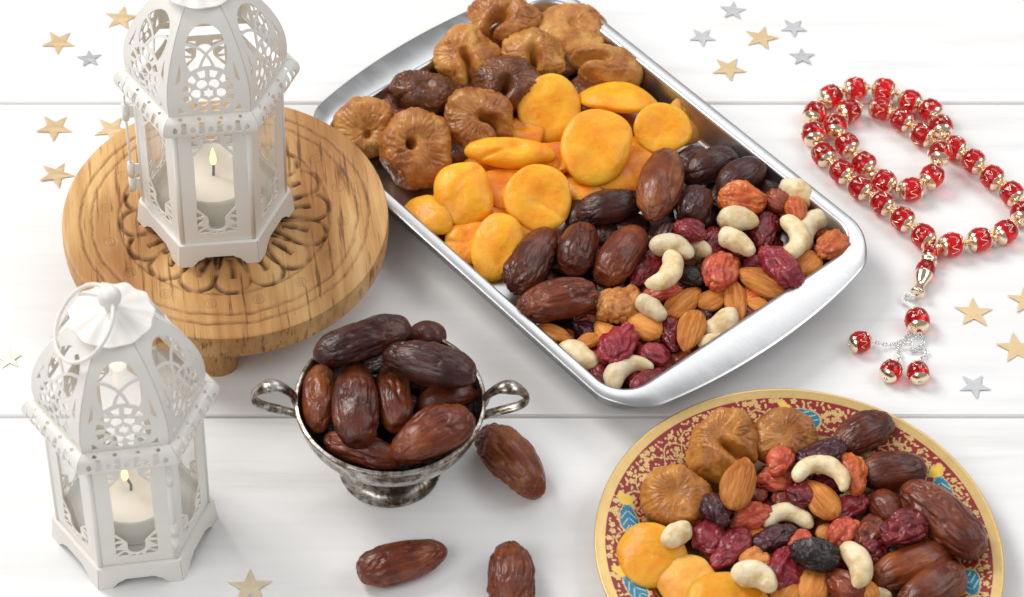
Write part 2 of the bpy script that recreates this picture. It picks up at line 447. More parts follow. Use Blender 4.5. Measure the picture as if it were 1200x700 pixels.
def m_wood():
    m = NT('carved_mango_wood')
    v = m.mapping((150, 10, 60), rot=(0, 0, .05)); g = m.noise(v, 1.0, 6, .62, .8)
    v2 = m.mapping((420, 26, 120), rot=(0, 0, .05)); f = m.noise(v2, 1.0, 3, .6)
    v3 = m.mapping((14, 7, 10)); b = m.noise(v3, 1.0, 3, .5, .6)
    c1 = m.ramp(g, [(.22, (.42, .22, .085)), (.42, (.58, .34, .14)), (.58, (.68, .435, .20)), (.78, (.75, .54, .29))])
    c2 = m.ramp(b, [(.36, (.58, .40, .26)), (.60, (1.05, 1.0, .90))])
    c = m.mix(.9, c1, c2, 'MULTIPLY')
    fl = m.ramp(f, [(.33, (.25, .13, .06)), (.44, (1, 1, 1))])
    c = m.mix(.75, c, fl, 'MULTIPLY')
    at_ = m.n('ShaderNodeAttribute'); at_.attribute_name = 'stain'
    c = m.mix(at_.outputs['Fac'], c, (.085, .036, .014))
    m.set(Base_Color=c, Roughness=.5, Specular_IOR_Level=.3)
    m.bump(f, .25, .0005)
    return m.m
M_WOOD = m_wood()
def m_enamel():
    m = NT('cream_white_enamel')
    v = m.mapping((100, 100, 100)); n = m.noise(v, .35, 3)
    m.set(Base_Color=m.ramp(n, [(.35, (.80, .77, .715)), (.65, (.84, .815, .765))]), Roughness=.34, Specular_IOR_Level=.5)
    m.bump(m.noise(v, 6, 2), .06, .0004)
    return m.m
M_ENAMEL = m_enamel()
def m_glass_thin():
    m = NT('lantern_window_glass'); t = m.t; out = t.nodes['Material Output']
    tr = m.n('ShaderNodeBsdfTransparent'); tr.inputs[0].default_value = (.994, .998, .995, 1)
    df = m.n('ShaderNodeBsdfDiffuse'); df.inputs[0].default_value = (.9, .9, .88, 1); mh = m.n('ShaderNodeMixShader'); mh.inputs[0].default_value = .10; m.l(tr.outputs[0], mh.inputs[1]); m.l(df.outputs[0], mh.inputs[2]); tr = mh
    gl = m.n('ShaderNodeBsdfGlossy'); gl.inputs['Roughness'].default_value = .03
    lw = m.n('ShaderNodeLayerWeight'); lw.inputs[0].default_value = .5
    pw = m.n('ShaderNodeMath', operation='POWER'); m.l(lw.outputs['Facing'], pw.inputs[0]); pw.inputs[1].default_value = 4
    mr = m.n('ShaderNodeMapRange'); mr.inputs[3].default_value = .03; mr.inputs[4].default_value = .4; m.l(pw.outputs[0], mr.inputs[0])
    mx = m.n('ShaderNodeMixShader'); m.l(mr.outputs[0], mx.inputs[0]); m.l(tr.outputs[0], mx.inputs[1]); m.l(gl.outputs[0], mx.inputs[2]); m.l(mx.outputs[0], out.inputs[0])
    return m.m
M_GLASS = m_glass_thin()
def m_metal(name, c1, c2, rough, scale=.8, dark=None, dpos=.62, stretch=(1, 1, 1), bump=.05):
    m = NT(name); v = m.mapping(tuple(100 * s for s in stretch)); n = m.noise(v, scale, 5, .6, .3)
    col = m.ramp(n, [(.3, c1), (.6, c2)])
    if dark:
        n2 = m.noise(v, scale * 1.7, 6, .7, .5)
        col = m.mix(m.ramp(n2, [(dpos - .12, (0, 0, 0)), (dpos + .06, (1, 1, 1))]), col, dark)
    rr = m.n('ShaderNodeMapRange'); rr.inputs[3].default_value = rough * .7; rr.inputs[4].default_value = rough * 1.4; m.l(n, rr.inputs[0])
    m.set(Base_Color=col, Metallic=1.0, Roughness=rr.outputs[0]); m.bump(m.noise(v, scale * 9, 3), bump, .0004)
    return m.m
M_STEEL = m_metal('polished_steel', (.51, .51, .51), (.57, .57, .575), .30, .8, stretch=(.4, 1.6, 1), bump=.05)
M_OLDSILVER = m_metal('tarnished_silver', (.52, .485, .44), (.66, .635, .60), .30, .9, (.13, .092, .06), .52, bump=.15)
M_GOLD = m_metal('pink_gold_caps', (.93, .71, .49), (.95, .79, .62), .15)
M_GOLDSTAR = m_metal('brushed_gold_foil', (.66, .48, .26), (.73, .55, .33), .45, .7, stretch=(1, 6, 1))
M_PALESTAR = m_metal('pale_gold_foil', (.86, .72, .50), (.90, .78, .58), .35, .7, stretch=(1, 6, 1))
M_SILVERSTAR = m_metal('brushed_silver_foil', (.46, .465, .47), (.60, .605, .61), .45, .9, stretch=(1, 7, 1))
M_CHAIN = m_metal('silver_chain', (.72, .72, .72), (.85, .85, .85), .18)
def m_red():
    m = NT('red_glass_bead'); t = m.t; out = t.nodes['Material Output']
    m.set(Base_Color=(.80, .012, .02), Roughness=.06, Transmission_Weight=.75, IOR=1.45, Specular_IOR_Level=.6, Coat_Weight=.4)
    tr = m.n('ShaderNodeBsdfTransparent'); tr.inputs[0].default_value = (1.0, .10, .10, 1)
    mx = m.n('ShaderNodeMixShader'); mx.inputs[0].default_value = .28; m.l(m.b.outputs[0], mx.inputs[1]); m.l(tr.outputs[0], mx.inputs[2]); m.l(mx.outputs[0], out.inputs[0])
    return m.m
M_RED = m_red()
M_WAX = plain('white_candle_wax', (.86, .84, .79), .45, 0, Subsurface_Weight=.4, Subsurface_Radius=(1.0, .8, .6), Subsurface_Scale=.006)
M_WICK = plain('charred_wick', (.03, .025, .02), .8)
def m_flame():
    m = NT('candle_flame'); m.set(Base_Color=(1, .75, .4), Emission_Color=(1.0, .55, .18), Emission_Strength=3.2); return m.m
M_FLAME = m_flame()
def vcol(name, rough, metal_from_alpha=True, **k):
    m = NT(name); a = m.n('ShaderNodeAttribute'); a.attribute_name = 'paint'
    v = m.mapping((100, 100, 100)); n = m.noise(v, 2.0, 4, .6)
    sh = m.ramp(n, [(.3, (.86, .84, .82)), (.6, (1, 1, 1))])
    m.set(Base_Color=m.mix(.7, a.outputs['Color'], sh, 'MULTIPLY'), Metallic=a.outputs['Alpha'], Roughness=rough, **k); m.bump(n, .08, .0004)
    return m.m
M_PLATE = vcol('painted_brass_plate', .36)

# fruit materials (surface colours, lit by the scene)
dk = dict(coat=.25, bump=.55, bscale=2.2, bst=(.45, 3.2, 3.2), rvar=(.12, .16), spec=.5)
DATE = {
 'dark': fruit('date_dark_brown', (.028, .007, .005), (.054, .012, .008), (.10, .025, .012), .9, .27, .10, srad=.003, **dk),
 'brown': fruit('date_brown', (.054, .010, .005), (.098, .019, .008), (.17, .040, .014), .8, .27, .15, srad=.004, **dk),
 'red': fruit('date_red_brown', (.085, .015, .006), (.155, .030, .010), (.26, .068, .018), .7, .26, .2, srad=.005, **dk),
 'amber': fruit('date_amber_brown', (.125, .025, .008), (.225, .052, .013), (.36, .125, .03), .7, .26, .25, srad=.006, **dk)}
fk = dict(bump=.5, bscale=3)
FIG = {
 'tan': fruit('fig_tan', (.36, .115, .020), (.54, .225, .045), (.68, .37, .10), 1.0, .38, .25, srad=.005, coat=.2, **fk),
 'brown': fruit('fig_brown', (.27, .075, .014), (.42, .155, .030), (.56, .26, .065), 1.0, .34, .25, srad=.005, coat=.25, **fk),
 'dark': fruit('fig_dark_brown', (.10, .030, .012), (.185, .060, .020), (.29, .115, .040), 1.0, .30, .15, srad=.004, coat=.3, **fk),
 'olive': fruit('fig_olive_brown', (.29, .095, .013), (.46, .175, .028), (.60, .29, .065), .9, .34, .25, srad=.005, coat=.2, **fk)}
ak = dict(rad=(1, .5, .12), srad=.010, coat=.1, bump=.6, bscale=2.6, rvar=(.10, .16), specks=((.62, .17, .008), 5.0, .70))
APR = {
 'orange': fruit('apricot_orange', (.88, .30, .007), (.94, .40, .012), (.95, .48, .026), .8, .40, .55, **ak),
 'deep': fruit('apricot_deep_orange', (.74, .19, .006), (.86, .29, .010), (.90, .38, .016), .8, .38, .55, **ak),
 'pale': fruit('apricot_pale_orange', (.78, .28, .035), (.88, .40, .06), (.90, .48, .11), .8, .44, .5, **ak)}
ALM = fruit('almond_skin', (.36, .10, .018), (.56, .195, .036), (.70, .31, .085), 1.6, .52, .1, srad=.002, bump=1.0, bscale=2.4, stretch=(.35, 3, 3), bst=(.3, 4, 4), spec=.3)
ALM2 = fruit('almond_skin_light', (.54, .17, .026), (.70, .27, .055), (.78, .38, .11), 1.4, .5, .12, srad=.002, bump=1.0, bscale=2.4, stretch=(.35, 3, 3), bst=(.3, 4, 4), spec=.3)
CASH = fruit('cashew_cream', (.58, .40, .18), (.79, .65, .41), (.84, .74, .54), 1.3, .46, .3, (1, .7, .4), .004, .05, .35, 4, specks=((.50, .30, .12), 6.0, .66))
RAI = {
 'deepred': fruit('raisin_deep_red', (.10, .006, .010), (.19, .012, .018), (.30, .03, .03), 1.3, .26, .3, (1, .12, .1), .004, .3, .3),
 'magenta': fruit('raisin_magenta', (.17, .010, .022), (.30, .022, .035), (.42, .06, .06), 1.3, .28, .35, (1, .15, .12), .005, .3, .3),
 'pink': fruit('raisin_pink_orange', (.44, .055, .03), (.58, .11, .05), (.66, .21, .09), 1.3, .30, .45, (1, .3, .18), .006, .3, .3),
 'orange': fruit('raisin_orange_red', (.40, .065, .012), (.58, .13, .022), (.66, .21, .05), 1.3, .28, .45, (1, .3, .1), .006, .3, .3),
 'amber': fruit('raisin_amber', (.42, .13, .022), (.58, .22, .05), (.66, .32, .09), 1.3, .28, .45, (1, .4, .1), .006, .3, .3),
 'brown': fruit('raisin_red_brown', (.15, .022, .010), (.26, .05, .018), (.38, .10, .035), 1.3, .28, .3, (1, .25, .1), .004, .3, .3),
 'dark': fruit('raisin_dark_purple', (.030, .008, .012), (.060, .012, .018), (.11, .02, .025), 1.3, .26, .15, (1, .2, .2), .003, .35, .35),
 'black': fruit('raisin_black', (.010, .008, .009), (.020, .014, .014), (.04, .022, .02), 1.3, .28, .05, (1, .5, .5), .002, .4, .4)}

# ------------------------------------------------------------------ the table: white boards laid left to right
table = tag(empty('table_top', (0, 0, 0)), 'white painted wooden table top of wide boards', None, None, 'structure')
ys = [-45.2, -26.0, -6.79, 12.43, 31.6, 50.8, 70]
for i in range(6):
    y0, y1 = ys[i] + .07, ys[i + 1] - .07
    V, F = box(-60, 60, y0, y1, -1.8, 0, .06)
    sub = mesh('plank', V - np.array([0, (y0 + y1) / 2, 0]), F, M_TABLE, False)
    obj('plank', sub, table, loc=(0, (y0 + y1) / 2, 0))
V, F = box(-60, 60, -46, 71, -2.6, -.22); obj('underlay_board', mesh('underlay_board', V, F, plain('bare_board_edge', (.74, .66, .60), .7), False), table)

# ------------------------------------------------------------------ round carved wooden stand
SX, SY, SZ, SR = -7.10, 2.11, 3.3, 7.29
stand = tag(empty('wooden_stand', (SX, SY, 0), 0.12), 'round carved wooden stand on stub legs under a white lantern', 'stand')
def carve(X, Y):
    """depth of the chisel cuts and how dark the burnt-in stain is"""
    r = np.hypot(X, Y); a = np.arctan2(Y, X); R = SR
    wob = .05 * noise(X * 1.4, Y * 1.4, 0, 5) + .02 * noise(X * 5, Y * 5, 0, 6)
    g = np.full_like(r, 9.0)
    for q, wd in ((.645, 1.0), (.815, 1.0), (.885, 1.0)):
        g = np.minimum(g, np.abs(r - q * R + wob) / wd)
    shallow = g
    n = 16; st = 2 * np.pi / n
    k = np.round(a / st); da = a - k * st; x = r * np.sin(da); y = r * np.cos(da)       # petal frame
    hw = .60 * R * math.sin(st / 2)
    # round petal tips
    d1 = np.abs(np.hypot(x / hw, (y - .535 * R) / (hw * .95)) - .93) * hw + wob * .6
    d1 = np.where(y > .535 * R - hw * .15, d1, 9)
    # petal sides run in towards the centre
    d2 = np.where((y > .27 * R) & (y < .545 * R), np.abs(np.abs(x) - hw * (.25 + .70 * (y - .27 * R) / (.27 * R))) + wob * .5, 9)
    # a slit down each petal
    d3 = np.where((y > .36 * R) & (y < .53 * R), np.abs(x + wob * 1.5 - .05), 9) * .8
    d4 = np.abs(r - .27 * R + wob)
    pet = np.minimum(np.minimum(d1, d2), np.minimum(d3, d4))
    # little ringed dots between the circles
    a2 = a - st / 2; k2 = np.round(a2 / st); da2 = a2 - k2 * st; x2 = r * np.sin(da2); y2 = r * np.cos(da2) - .725 * R
    rr = np.hypot(x2, y2); dots = np.minimum(np.abs(rr - .24), np.abs(rr - .09))
    s = lambda d, w_: np.clip(1 - d / w_, 0, 1)
    rough = .6 + .4 * noise(X * 3, Y * 3, 1, 9)
    depth = .08 * s(shallow, .11) + .22 * s(pet, .16) * rough + .035 * s(dots, .06)
    stain = .62 * s(shallow, .09) * rough + .85 * np.clip(s(pet, .12) * 1.8 * (rough * 1.3 - .25), 0, 1) + .40 * s(dots, .06) * rough
    return depth, np.clip(stain, 0, .92)
nr, na = 150, 720
rad = np.linspace(.25, SR - .12, nr); th = np.linspace(0, 2 * np.pi, na, endpoint=False)
Xg, Yg = np.outer(rad, np.cos(th)), np.outer(rad, np.sin(th))
dep, stn = carve(Xg, Yg)
edge = [(SR - .03, SZ - .035), (SR, SZ - .14), (SR + .02, SZ - .7), (SR - .02, SZ - 1.22), (SR - .14, SZ - 1.34), (SR - 1.2, SZ - 1.35), (.25, SZ - 1.35)]
V = [np.stack([Xg, Yg, SZ - dep], -1).reshape(-1, 3)]; stf = [stn.ravel()]
for (r_, z_) in edge:
    V.append(np.stack([r_ * np.cos(th), r_ * np.sin(th), np.full(na, z_)], -1)); stf.append(np.zeros(na))
V = np.concatenate(V); stf = np.concatenate(stf); m_ = nr + len(edge)
i = np.arange(m_ - 1)[:, None]; j = np.arange(na)[None, :]
F = np.stack([i * na + j, i * na + (j + 1) % na, (i + 1) * na + (j + 1) % na, (i + 1) * na + j], -1)[..., ::-1].reshape(-1, 4).tolist() + [list(range(na))]
me = mesh('carved_top', V, F, M_WOOD); me.attributes.new('stain', 'FLOAT', 'POINT').data.foreach_set('value', stf)
autosmooth(me, 40); obj('carved_top', me, stand)
for a_ in (-93, 27, 147, ):
    a_ = math.radians(a_) - .12
    prof = smooth_prof([(.0, 1.95), (.98, 1.95), (1.0, 1.6), (.98, .8), (.94, .12), (.86, 0), (0, 0)], 4)
    V, F = lathe(prof[::-1], 32); V[:, 1] *= .8
    ca, sa = math.cos(a_), math.sin(a_); r_ = SR - 1.35
    Vr = V.copy(); Vr[:, 0] = V[:, 0] * -sa + V[:, 1] * ca; Vr[:, 1] = V[:, 0] * ca + V[:, 1] * sa
    obj('leg', autosmooth(mesh('leg', Vr, F, M_WOOD)), stand, loc=(r_ * ca, r_ * sa, 0))

# ------------------------------------------------------------------ pierced white lanterns
def hexmap(face):
    """frame of hexagon side number face (0 = front): outward normal and sideways direction"""
    a = math.radians(-90 + 60 * face); return np.array([math.cos(a), math.sin(a), 0]), np.array([-math.sin(a), math.cos(a), 0])
def rotz(V, a):
    c_, s_ = math.cos(a), math.sin(a); V = np.asarray(V, float).copy(); x, y = V[:, 0].copy(), V[:, 1].copy()
    V[:, 0] = x * c_ - y * s_; V[:, 1] = x * s_ + y * c_; return V
K = math.cos(math.radians(30))
dome_prof = smooth_prof([(3.36, 8.95), (3.42, 9.9), (3.24, 10.9), (2.78, 11.9), (2.10, 12.8), (1.35, 13.45)], 12)   # (corner radius, height)
seg = np.r_[0, np.cumsum(np.hypot(np.diff(dome_prof[:, 0] * K), np.diff(dome_prof[:, 1])))]
DS = seg[-1]
dR = lambda s: np.interp(s, seg, dome_prof[:, 0]); dZ = lambda s: np.interp(s, seg, dome_prof[:, 1])
def side_frame(x, a, z):   # front side: x sideways, a apothem
    return np.stack([x, -a, z], -1)
cir = lambda x, y, cx, cy, r: np.hypot(x - cx, y - cy) - r
def tri(x, y, pts):
    d = np.full_like(x, -9.0); n = len(pts); cx = sum(p[0] for p in pts) / n; cy = sum(p[1] for p in pts) / n
    for k in range(n):
        (x0, y0), (x1, y1) = pts[k], pts[(k + 1) % n]; L = math.hypot(x1 - x0, y1 - y0); nx, ny = (y1 - y0) / L, -(x1 - x0) / L
        if (cx - x0) * nx + (cy - y0) * ny > 0: nx, ny = -nx, -ny
        d = np.maximum(d, (x - x0) * nx + (y - y0) * ny)
    return d
def f_dome(x, s):
    body = dR(s) * .5 - .012 - np.abs(x)
    hole = np.full_like(x, 9.0)
    # rosette of petals round a six-pointed star
    cx, cy = 0, 1.28
    r = np.hypot(x, s - cy); a = np.arctan2(s - cy, x)
    t1 = tri(x, s - cy, [(.27 * math.cos(math.radians(k)), .27 * math.sin(math.radians(k))) for k in (90, 210, 330)])
    t2 = tri(x, s - cy, [(.27 * math.cos(math.radians(k)), .27 * math.sin(math.radians(k))) for k in (30, 150, 270)])
    hole = np.minimum(hole, np.minimum(t1, t2))
    for k in range(6):
        an = math.radians(60 * k); ex, ey = math.cos(an), math.sin(an)
        u = x * ex + (s - cy) * ey; v = -x * ey + (s - cy) * ex
        d = np.maximum(np.hypot((u - .50) * 1.0, v * 1.0) - .222, -(u - .34))
        hole = np.minimum(hole, d)
    for k in range(12):
        an = math.radians(30 * k + 15); ex, ey = math.cos(an), math.sin(an)
        u = x * ex + (s - cy) * ey; v = -x * ey + (s - cy) * ex
        d = np.maximum(np.abs(v) - (.075 + .23 * (u - .62)), np.maximum(.76 - u, u - 1.08)) * .8
        d = np.maximum(d, .28 - s)
        hole = np.minimum(hole, d)
    for sg in (-1, 1):
        hole = np.minimum(hole, tri(x, s, [(sg * 1.30, .22), (sg * 1.28, .68), (sg * .96, .22)]))
        hole = np.minimum(hole, tri(x, s, [(sg * 1.36, 1.75), (sg * 1.12, 1.95), (sg * 1.08, 2.75)]))
    # pointed arch window with two crossing bows
    up = np.maximum(np.hypot(x / .86, (s - 3.05) / 1.22) - 1, 0 - 9) * .8
    up = np.maximum(up, 1.24 - np.hypot(x, s - cy))
    for sg in (-1, 1):
        up = np.maximum(up, .062 - np.abs(np.hypot(x - sg * 1.05, s - 2.15) - 1.36))
    hole = np.minimum(hole, up)
    return np.minimum(body, hole)
dome_me = mesh('dome_panel', *sheet(f_dome, -1.76, 1.76, 0, DS, 96, 132, lambda x, s: side_frame(x, dR(s) * K, dZ(s)), .055), M_ENAMEL)
autosmooth(dome_me)
rim_prof = smooth_prof([(3.34, 8.98), (3.55, 8.99), (3.80, 8.86), (3.93, 8.6), (3.90, 8.32), (3.80, 8.18)], 8)
rseg = np.r_[0, np.cumsum(np.hypot(np.diff(rim_prof[:, 0] * K), np.diff(rim_prof[:, 1])))]
rR = lambda s: np.interp(s, rseg, rim_prof[:, 0]); rZ = lambda s: np.interp(s, rseg, rim_prof[:, 1])
def f_rim(x, s):
    f = rR(s) * .5 - .008 - np.abs(x)
    for k, xx in enumerate(np.arange(-1.5, 1.51, .375)):
        if k % 2: h = np.maximum(np.abs(x - xx) - (.085 + .06 * np.clip(s - .5, 0, 1)), np.abs(s - .66) - .25) - .02
        else: h = np.hypot((x - xx) / .7, s - .72) - .16
        f = np.minimum(f, h)
    for xx in (-1.25, -.45, .45, 1.25): f = np.minimum(f, np.hypot((x - xx) / 1.2, s - .24) - .075)
    return f
rim_me = autosmooth(mesh('rim_band', *sheet(f_rim, -2.0, 2.0, 0, rseg[-1], 150, 42, lambda x, s: side_frame(x, rR(s) * K, rZ(s)), .05), M_ENAMEL))
HB, BR = 6.95, 3.16          # wall height and corner radius
def f_wall(x, y):
    f = np.minimum(BR / 2 - .01 - np.abs(x), np.minimum(y, HB - y) + .001)
    ax = np.abs(x)
    shape = np.full_like(x, 9.0)
    main = np.maximum(ax - .82, np.maximum(2.0 - y, y - 5.25))
    up = np.maximum(ax - (.82 - (y - 5.2) * .75), np.maximum(5.1 - y, y - 5.8))
    dn = np.maximum(ax - (.82 - (2.05 - y) * .75), np.maximum(y - 2.15, 1.42 - y))
    arch = np.minimum(cir(x, y, 0, 6.12, .36), np.maximum(ax - .36, np.abs(y - 5.85) - .35))
    notch = np.minimum(cir(x, y, 0, 1.05, .36), np.maximum(ax - .36, np.abs(y - 1.3) - .3))
    for s_ in (main, up, dn, arch, notch): shape = np.minimum(shape, s_)
    f = np.minimum(f, shape)
    for sg in (-1, 1):
        for pts in ([(.84, 5.42), (.84, 5.72), (.58, 5.66)], [(.84, 5.84), (.84, 6.12), (.56, 5.84)], [(.84, 6.24), (.84, 6.52), (.50, 6.34)], [(.74, 6.66), (.40, 6.66), (.36, 6.5)],
                    [(.84, 1.84), (.84, 1.52), (.58, 1.62)], [(.84, 1.40), (.84, 1.10), (.54, 1.40)], [(.84, .98), (.84, .70), (.50, .92)], [(.80, .56), (.40, .56), (.36, .70), (.52, .80)], [(.30, .50), (.04, .50), (.12, .60)]):
            f = np.minimum(f, tri(x, y, [(sg * a, b) for a, b in pts]) - .02)
    return f
wall_me = autosmooth(mesh('side_panel', *sheet(f_wall, -1.62, 1.62, 0, HB, 84, 170, lambda x, y: side_frame(x, np.full_like(x, BR * K), y + 1.22), .05), M_ENAMEL))
V, F = box(-1.32, 1.32, -BR * K + .10, -BR * K + .22, 1.3, 8.0); pane_me = mesh('glass_pane', V, F, M_GLASS, False)
def f_skirt(x, y):
    hw = np.interp(y, [0, 1.2], [3.50, 3.36]) / 2
    f = np.minimum(hw - .008 - np.abs(x), 1.2 - y + .001)
    ax = np.abs(x); cut = np.interp(ax, [0, .62, .70, .95, 1.02, 1.10, 1.18, 1.9], [.50, .50, .42, .30, .17, .12, .0, -.2])
    return np.minimum(f, y - cut)
skirt_me = autosmooth(mesh('base_skirt', *sheet(f_skirt, -1.78, 1.78, 0, 1.2, 110, 44, lambda x, y: side_frame(x, np.interp(y, [0, 1.2], [3.50, 3.36]) * K, y), .06), M_ENAMEL))
def hexplate(R, z0, z1):
    an = [math.radians(-120 + 60 * k) for k in range(6)]
    V = [(R * math.cos(a), R * math.sin(a), z) for z in (z0, z1) for a in an]
    return np.array(V), [tuple(reversed(range(6))), tuple(range(6, 12))] + [(k, (k + 1) % 6, 6 + (k + 1) % 6, 6 + k) for k in range(6)]
floor_me = mesh('base_plate', *hexplate(3.345, 1.08, 1.20), M_ENAMEL, False)
# fluted scalloped cap
nr_, na_ = 26, 144; rr_ = np.linspace(.02, 1, nr_); ta = np.linspace(0, 2 * np.pi, na_, endpoint=False)
Vc = []
for sgn in (0, -.05):
    RR = np.outer(rr_, 1.64 * (1 + .03 * np.cos(11 * ta)))
    Z = 14.12 - .46 * np.outer(rr_ ** 1.5, np.ones(na_)) + .03 * np.outer(rr_ ** 1.6, np.cos(11 * ta)) + sgn + .16 * np.outer(np.clip(rr_ - .85, 0, 1), np.ones(na_))
    Vc.append(np.stack([RR * np.cos(ta), RR * np.sin(ta), Z], -1).reshape(-1, 3))
i = np.arange(nr_ - 1)[:, None]; j = np.arange(na_)[None, :]
q = np.stack([i * na_ + j, (i + 1) * na_ + j, (i + 1) * na_ + (j + 1) % na_, i * na_ + (j + 1) % na_], -1).reshape(-1, 4)
n0 = nr_ * na_; e0 = (nr_ - 1) * na_
Fc = q.tolist() + (q[:, ::-1] + n0).tolist() + [(e0 + k, n0 + e0 + k, n0 + e0 + (k + 1) % na_, e0 + (k + 1) % na_) for k in range(na_)]
cap_me = autosmooth(mesh('scalloped_cap', np.concatenate(Vc), Fc, M_ENAMEL), 50)
ball_me = mesh('finial_ball', *join([sphere(.47, 32, 20, (0, 0, 14.72)), lathe([(.25, 14.1), (.25, 14.4)], 20)]), M_ENAMEL)
post_v = tube([(0, 0, 1.2), (0, 0, 8.25)], .13, 14); post_me = mesh('corner_post', *post_v, M_ENAMEL)
def make_lantern(loc, rz, label, hinge_corner, ring_dir, hinge_out):
    L = tag(empty('lantern', loc, rz), label, 'lantern', 'pierced white lanterns')
    obj('base_plate', floor_me, L)
    for k in range(6):
        M = Matrix.Rotation(math.radians(60 * k), 4, 'Z')
        obj('base_skirt', skirt_me, L, M)
        p = obj('side_panel', wall_me, L, M); obj('glass_pane', pane_me, p)
        obj('rim_band', rim_me, L, M); obj('dome_panel', dome_me, L, M)
        a = math.radians(-120 + 60 * k); obj('corner_post', post_me, L, loc=((BR - .06) * math.cos(a), (BR - .06) * math.sin(a), 0))
    obj('scalloped_cap', cap_me, L); obj('finial_ball', ball_me, L)
    # wire carrying ring through the ball, fallen to one side
    d = unit(np.array([*ring_dir])); side = camvec((.6, -.78, 1.1)); side = unit(side - d * (side @ d)); ph = np.linspace(0, 2 * np.pi, 64, endpoint=False)
    ctr = np.array([0, 0, 14.72]) + d * 1.52
    ringp = ctr + 1.58 * (np.outer(np.cos(ph), d) + np.outer(np.sin(ph), side))
    obj('carrying_ring', mesh('carrying_ring', *tube(ringp, .085, 14, True, up=np.cross(d, side)), M_ENAMEL), L)
    # hinge pin with knuckles beside one corner
    a = math.radians(-120 + 60 * hinge_corner); hx, hy = (BR + hinge_out) * math.cos(a), (BR + hinge_out) * math.sin(a)
    hg = obj('hinge', mesh('hinge', *tube([(hx, hy, 2.2), (hx, hy, 7.6)], .06, 10), M_ENAMEL), L)
    for (z0, z1) in ((1.9, 2.7), (2.8, 3.6), (6.2, 7.1)):
        obj('knuckle', mesh('knuckle', *lathe([(.05, z0), (.15, z0), (.15, z1), (.05, z1)], 18), M_ENAMEL), hg, loc=(hx, hy, 0))
        V, F = box(-.03, hinge_out + .1, -.03, .03, z0 + .1, z1 - .1)
        V = rotz(V, a + math.pi); obj('hinge_leaf', mesh('hinge_leaf', V, F, M_ENAMEL, False), hg, loc=(hx, hy, 0))
    return L
L1C = (-7.51, 2.13, SZ - .012); L2C = (-10.49, -12.72, 0)
LT = make_lantern(L1C, math.radians(5.5), 'white pierced metal lantern standing on the round wooden stand', 5, (.1, .75, .1), .42)
LT.scale = (1, 1, 1.03)
make_lantern(L2C, math.radians(8.0), 'white pierced metal lantern standing on the table boards, its wire ring fallen left', 1, (-2.2, -.6, -2.1), .02)
def make_candle(loc, label, bend):
    c_ = tag(empty('tealight_candle', loc), label, 'candle', 'candles inside the lanterns')
    cup = smooth_prof([(0, 0), (1.75, 0), (1.9, .12), (1.94, 1.0), (1.95, 1.62)], 5)
    obj('clear_cup', mesh('clear_cup', *lathe(np.concatenate([cup, [(1.90, 1.62), (1.89, 1.0), (1.85, .14), (1.7, .06), (0, .06)]]), 64), M_GLASS), c_)
    wx = smooth_prof([(0, .08), (1.7, .08), (1.84, .2), (1.86, 1.2), (1.84, 1.42), (1.7, 1.46), (1.2, 1.38), (.5, 1.33), (0, 1.33)], 5)
    obj('wax', mesh('wax', *lathe(wx, 64), M_WAX), c_)
    wk = np.array([(0, 0, 1.3), (.02, 0, 1.65), (.03 - bend * .4, 0, 1.95), (.03 - bend, 0, 2.15)])
    wp = smooth_prof(wk, 5); obj('wick', mesh('wick', *tube(wp, .06, 8), M_WICK), c_)
    fl = smooth_prof([(0.0, 0), (.10, .14), (.145, .36), (.105, .68), (.04, .98), (0, 1.12)], 6)
    obj('flame', mesh('flame', *lathe(fl, 20), M_FLAME), c_, loc=(.03 - bend, 0, 1.95))
    pl = bpy.data.lights.new('candle_light', 'POINT'); pl.energy = .007; pl.color = (1, .72, .42); pl.shadow_soft_size = .004
    po = bpy.data.objects.new('candle_light', pl); C.objects.link(po); po.parent = c_; po.location = (0, 0, .036)
make_candle((L1C[0], L1C[1], SZ + 1.21), 'lit white tealight candle in the lantern on the wooden stand', 0)
make_candle((L2C[0], L2C[1], 1.21), 'lit white tealight candle in the lantern on the table boards', .22)

# ------------------------------------------------------------------ steel serving tray
tc = np.array([math.cos(math.radians(-48.3)), math.sin(math.radians(-48.3))]) * 2.15 + np.array([-math.sin(math.radians(-48.3)), math.cos(math.radians(-48.3))]) * 10.35
TA = math.radians(-50.8); TC = np.array([math.cos(TA), math.sin(TA)]); TN = np.array([-math.sin(TA), math.cos(TA)])
TFLOOR = .62
def rr_loop(hx, hy, r, bulge=0.0, n=40):
    P = []
    def corner(cx, cy, a0):
        for a in np.linspace(a0, a0 + 90, 14): P.append((cx + r * math.cos(math.radians(a)), cy + r * math.sin(math.radians(a))))
    def line(p, q):
        for t in np.linspace(0, 1, n)[1:-1]: P.append((p[0] + (q[0] - p[0]) * t, p[1] + (q[1] - p[1]) * t))
    corner(hx - r, hy - r, 0); line((hx - r, hy), (-hx + r, hy)); corner(-hx + r, hy - r, 90); line((-hx, hy - r), (-hx, -hy + r))
    corner(-hx + r, -hy + r, 180); line((-hx + r, -hy), (hx - r, -hy)); corner(hx - r, -hy + r, 270); line((hx, -hy + r), (hx, hy - r))
    P = np.array(P)
    if bulge:
        k = np.clip((np.abs(P[:, 0]) - (hx - r)) / r, 0, 1)
        P[:, 0] += np.sign(P[:, 0]) * k ** 2 * bulge * np.clip(1 - (P[:, 1] / hy) ** 2, 0, 1) ** .8
    return P
hx, hy = 10.5, 7.3
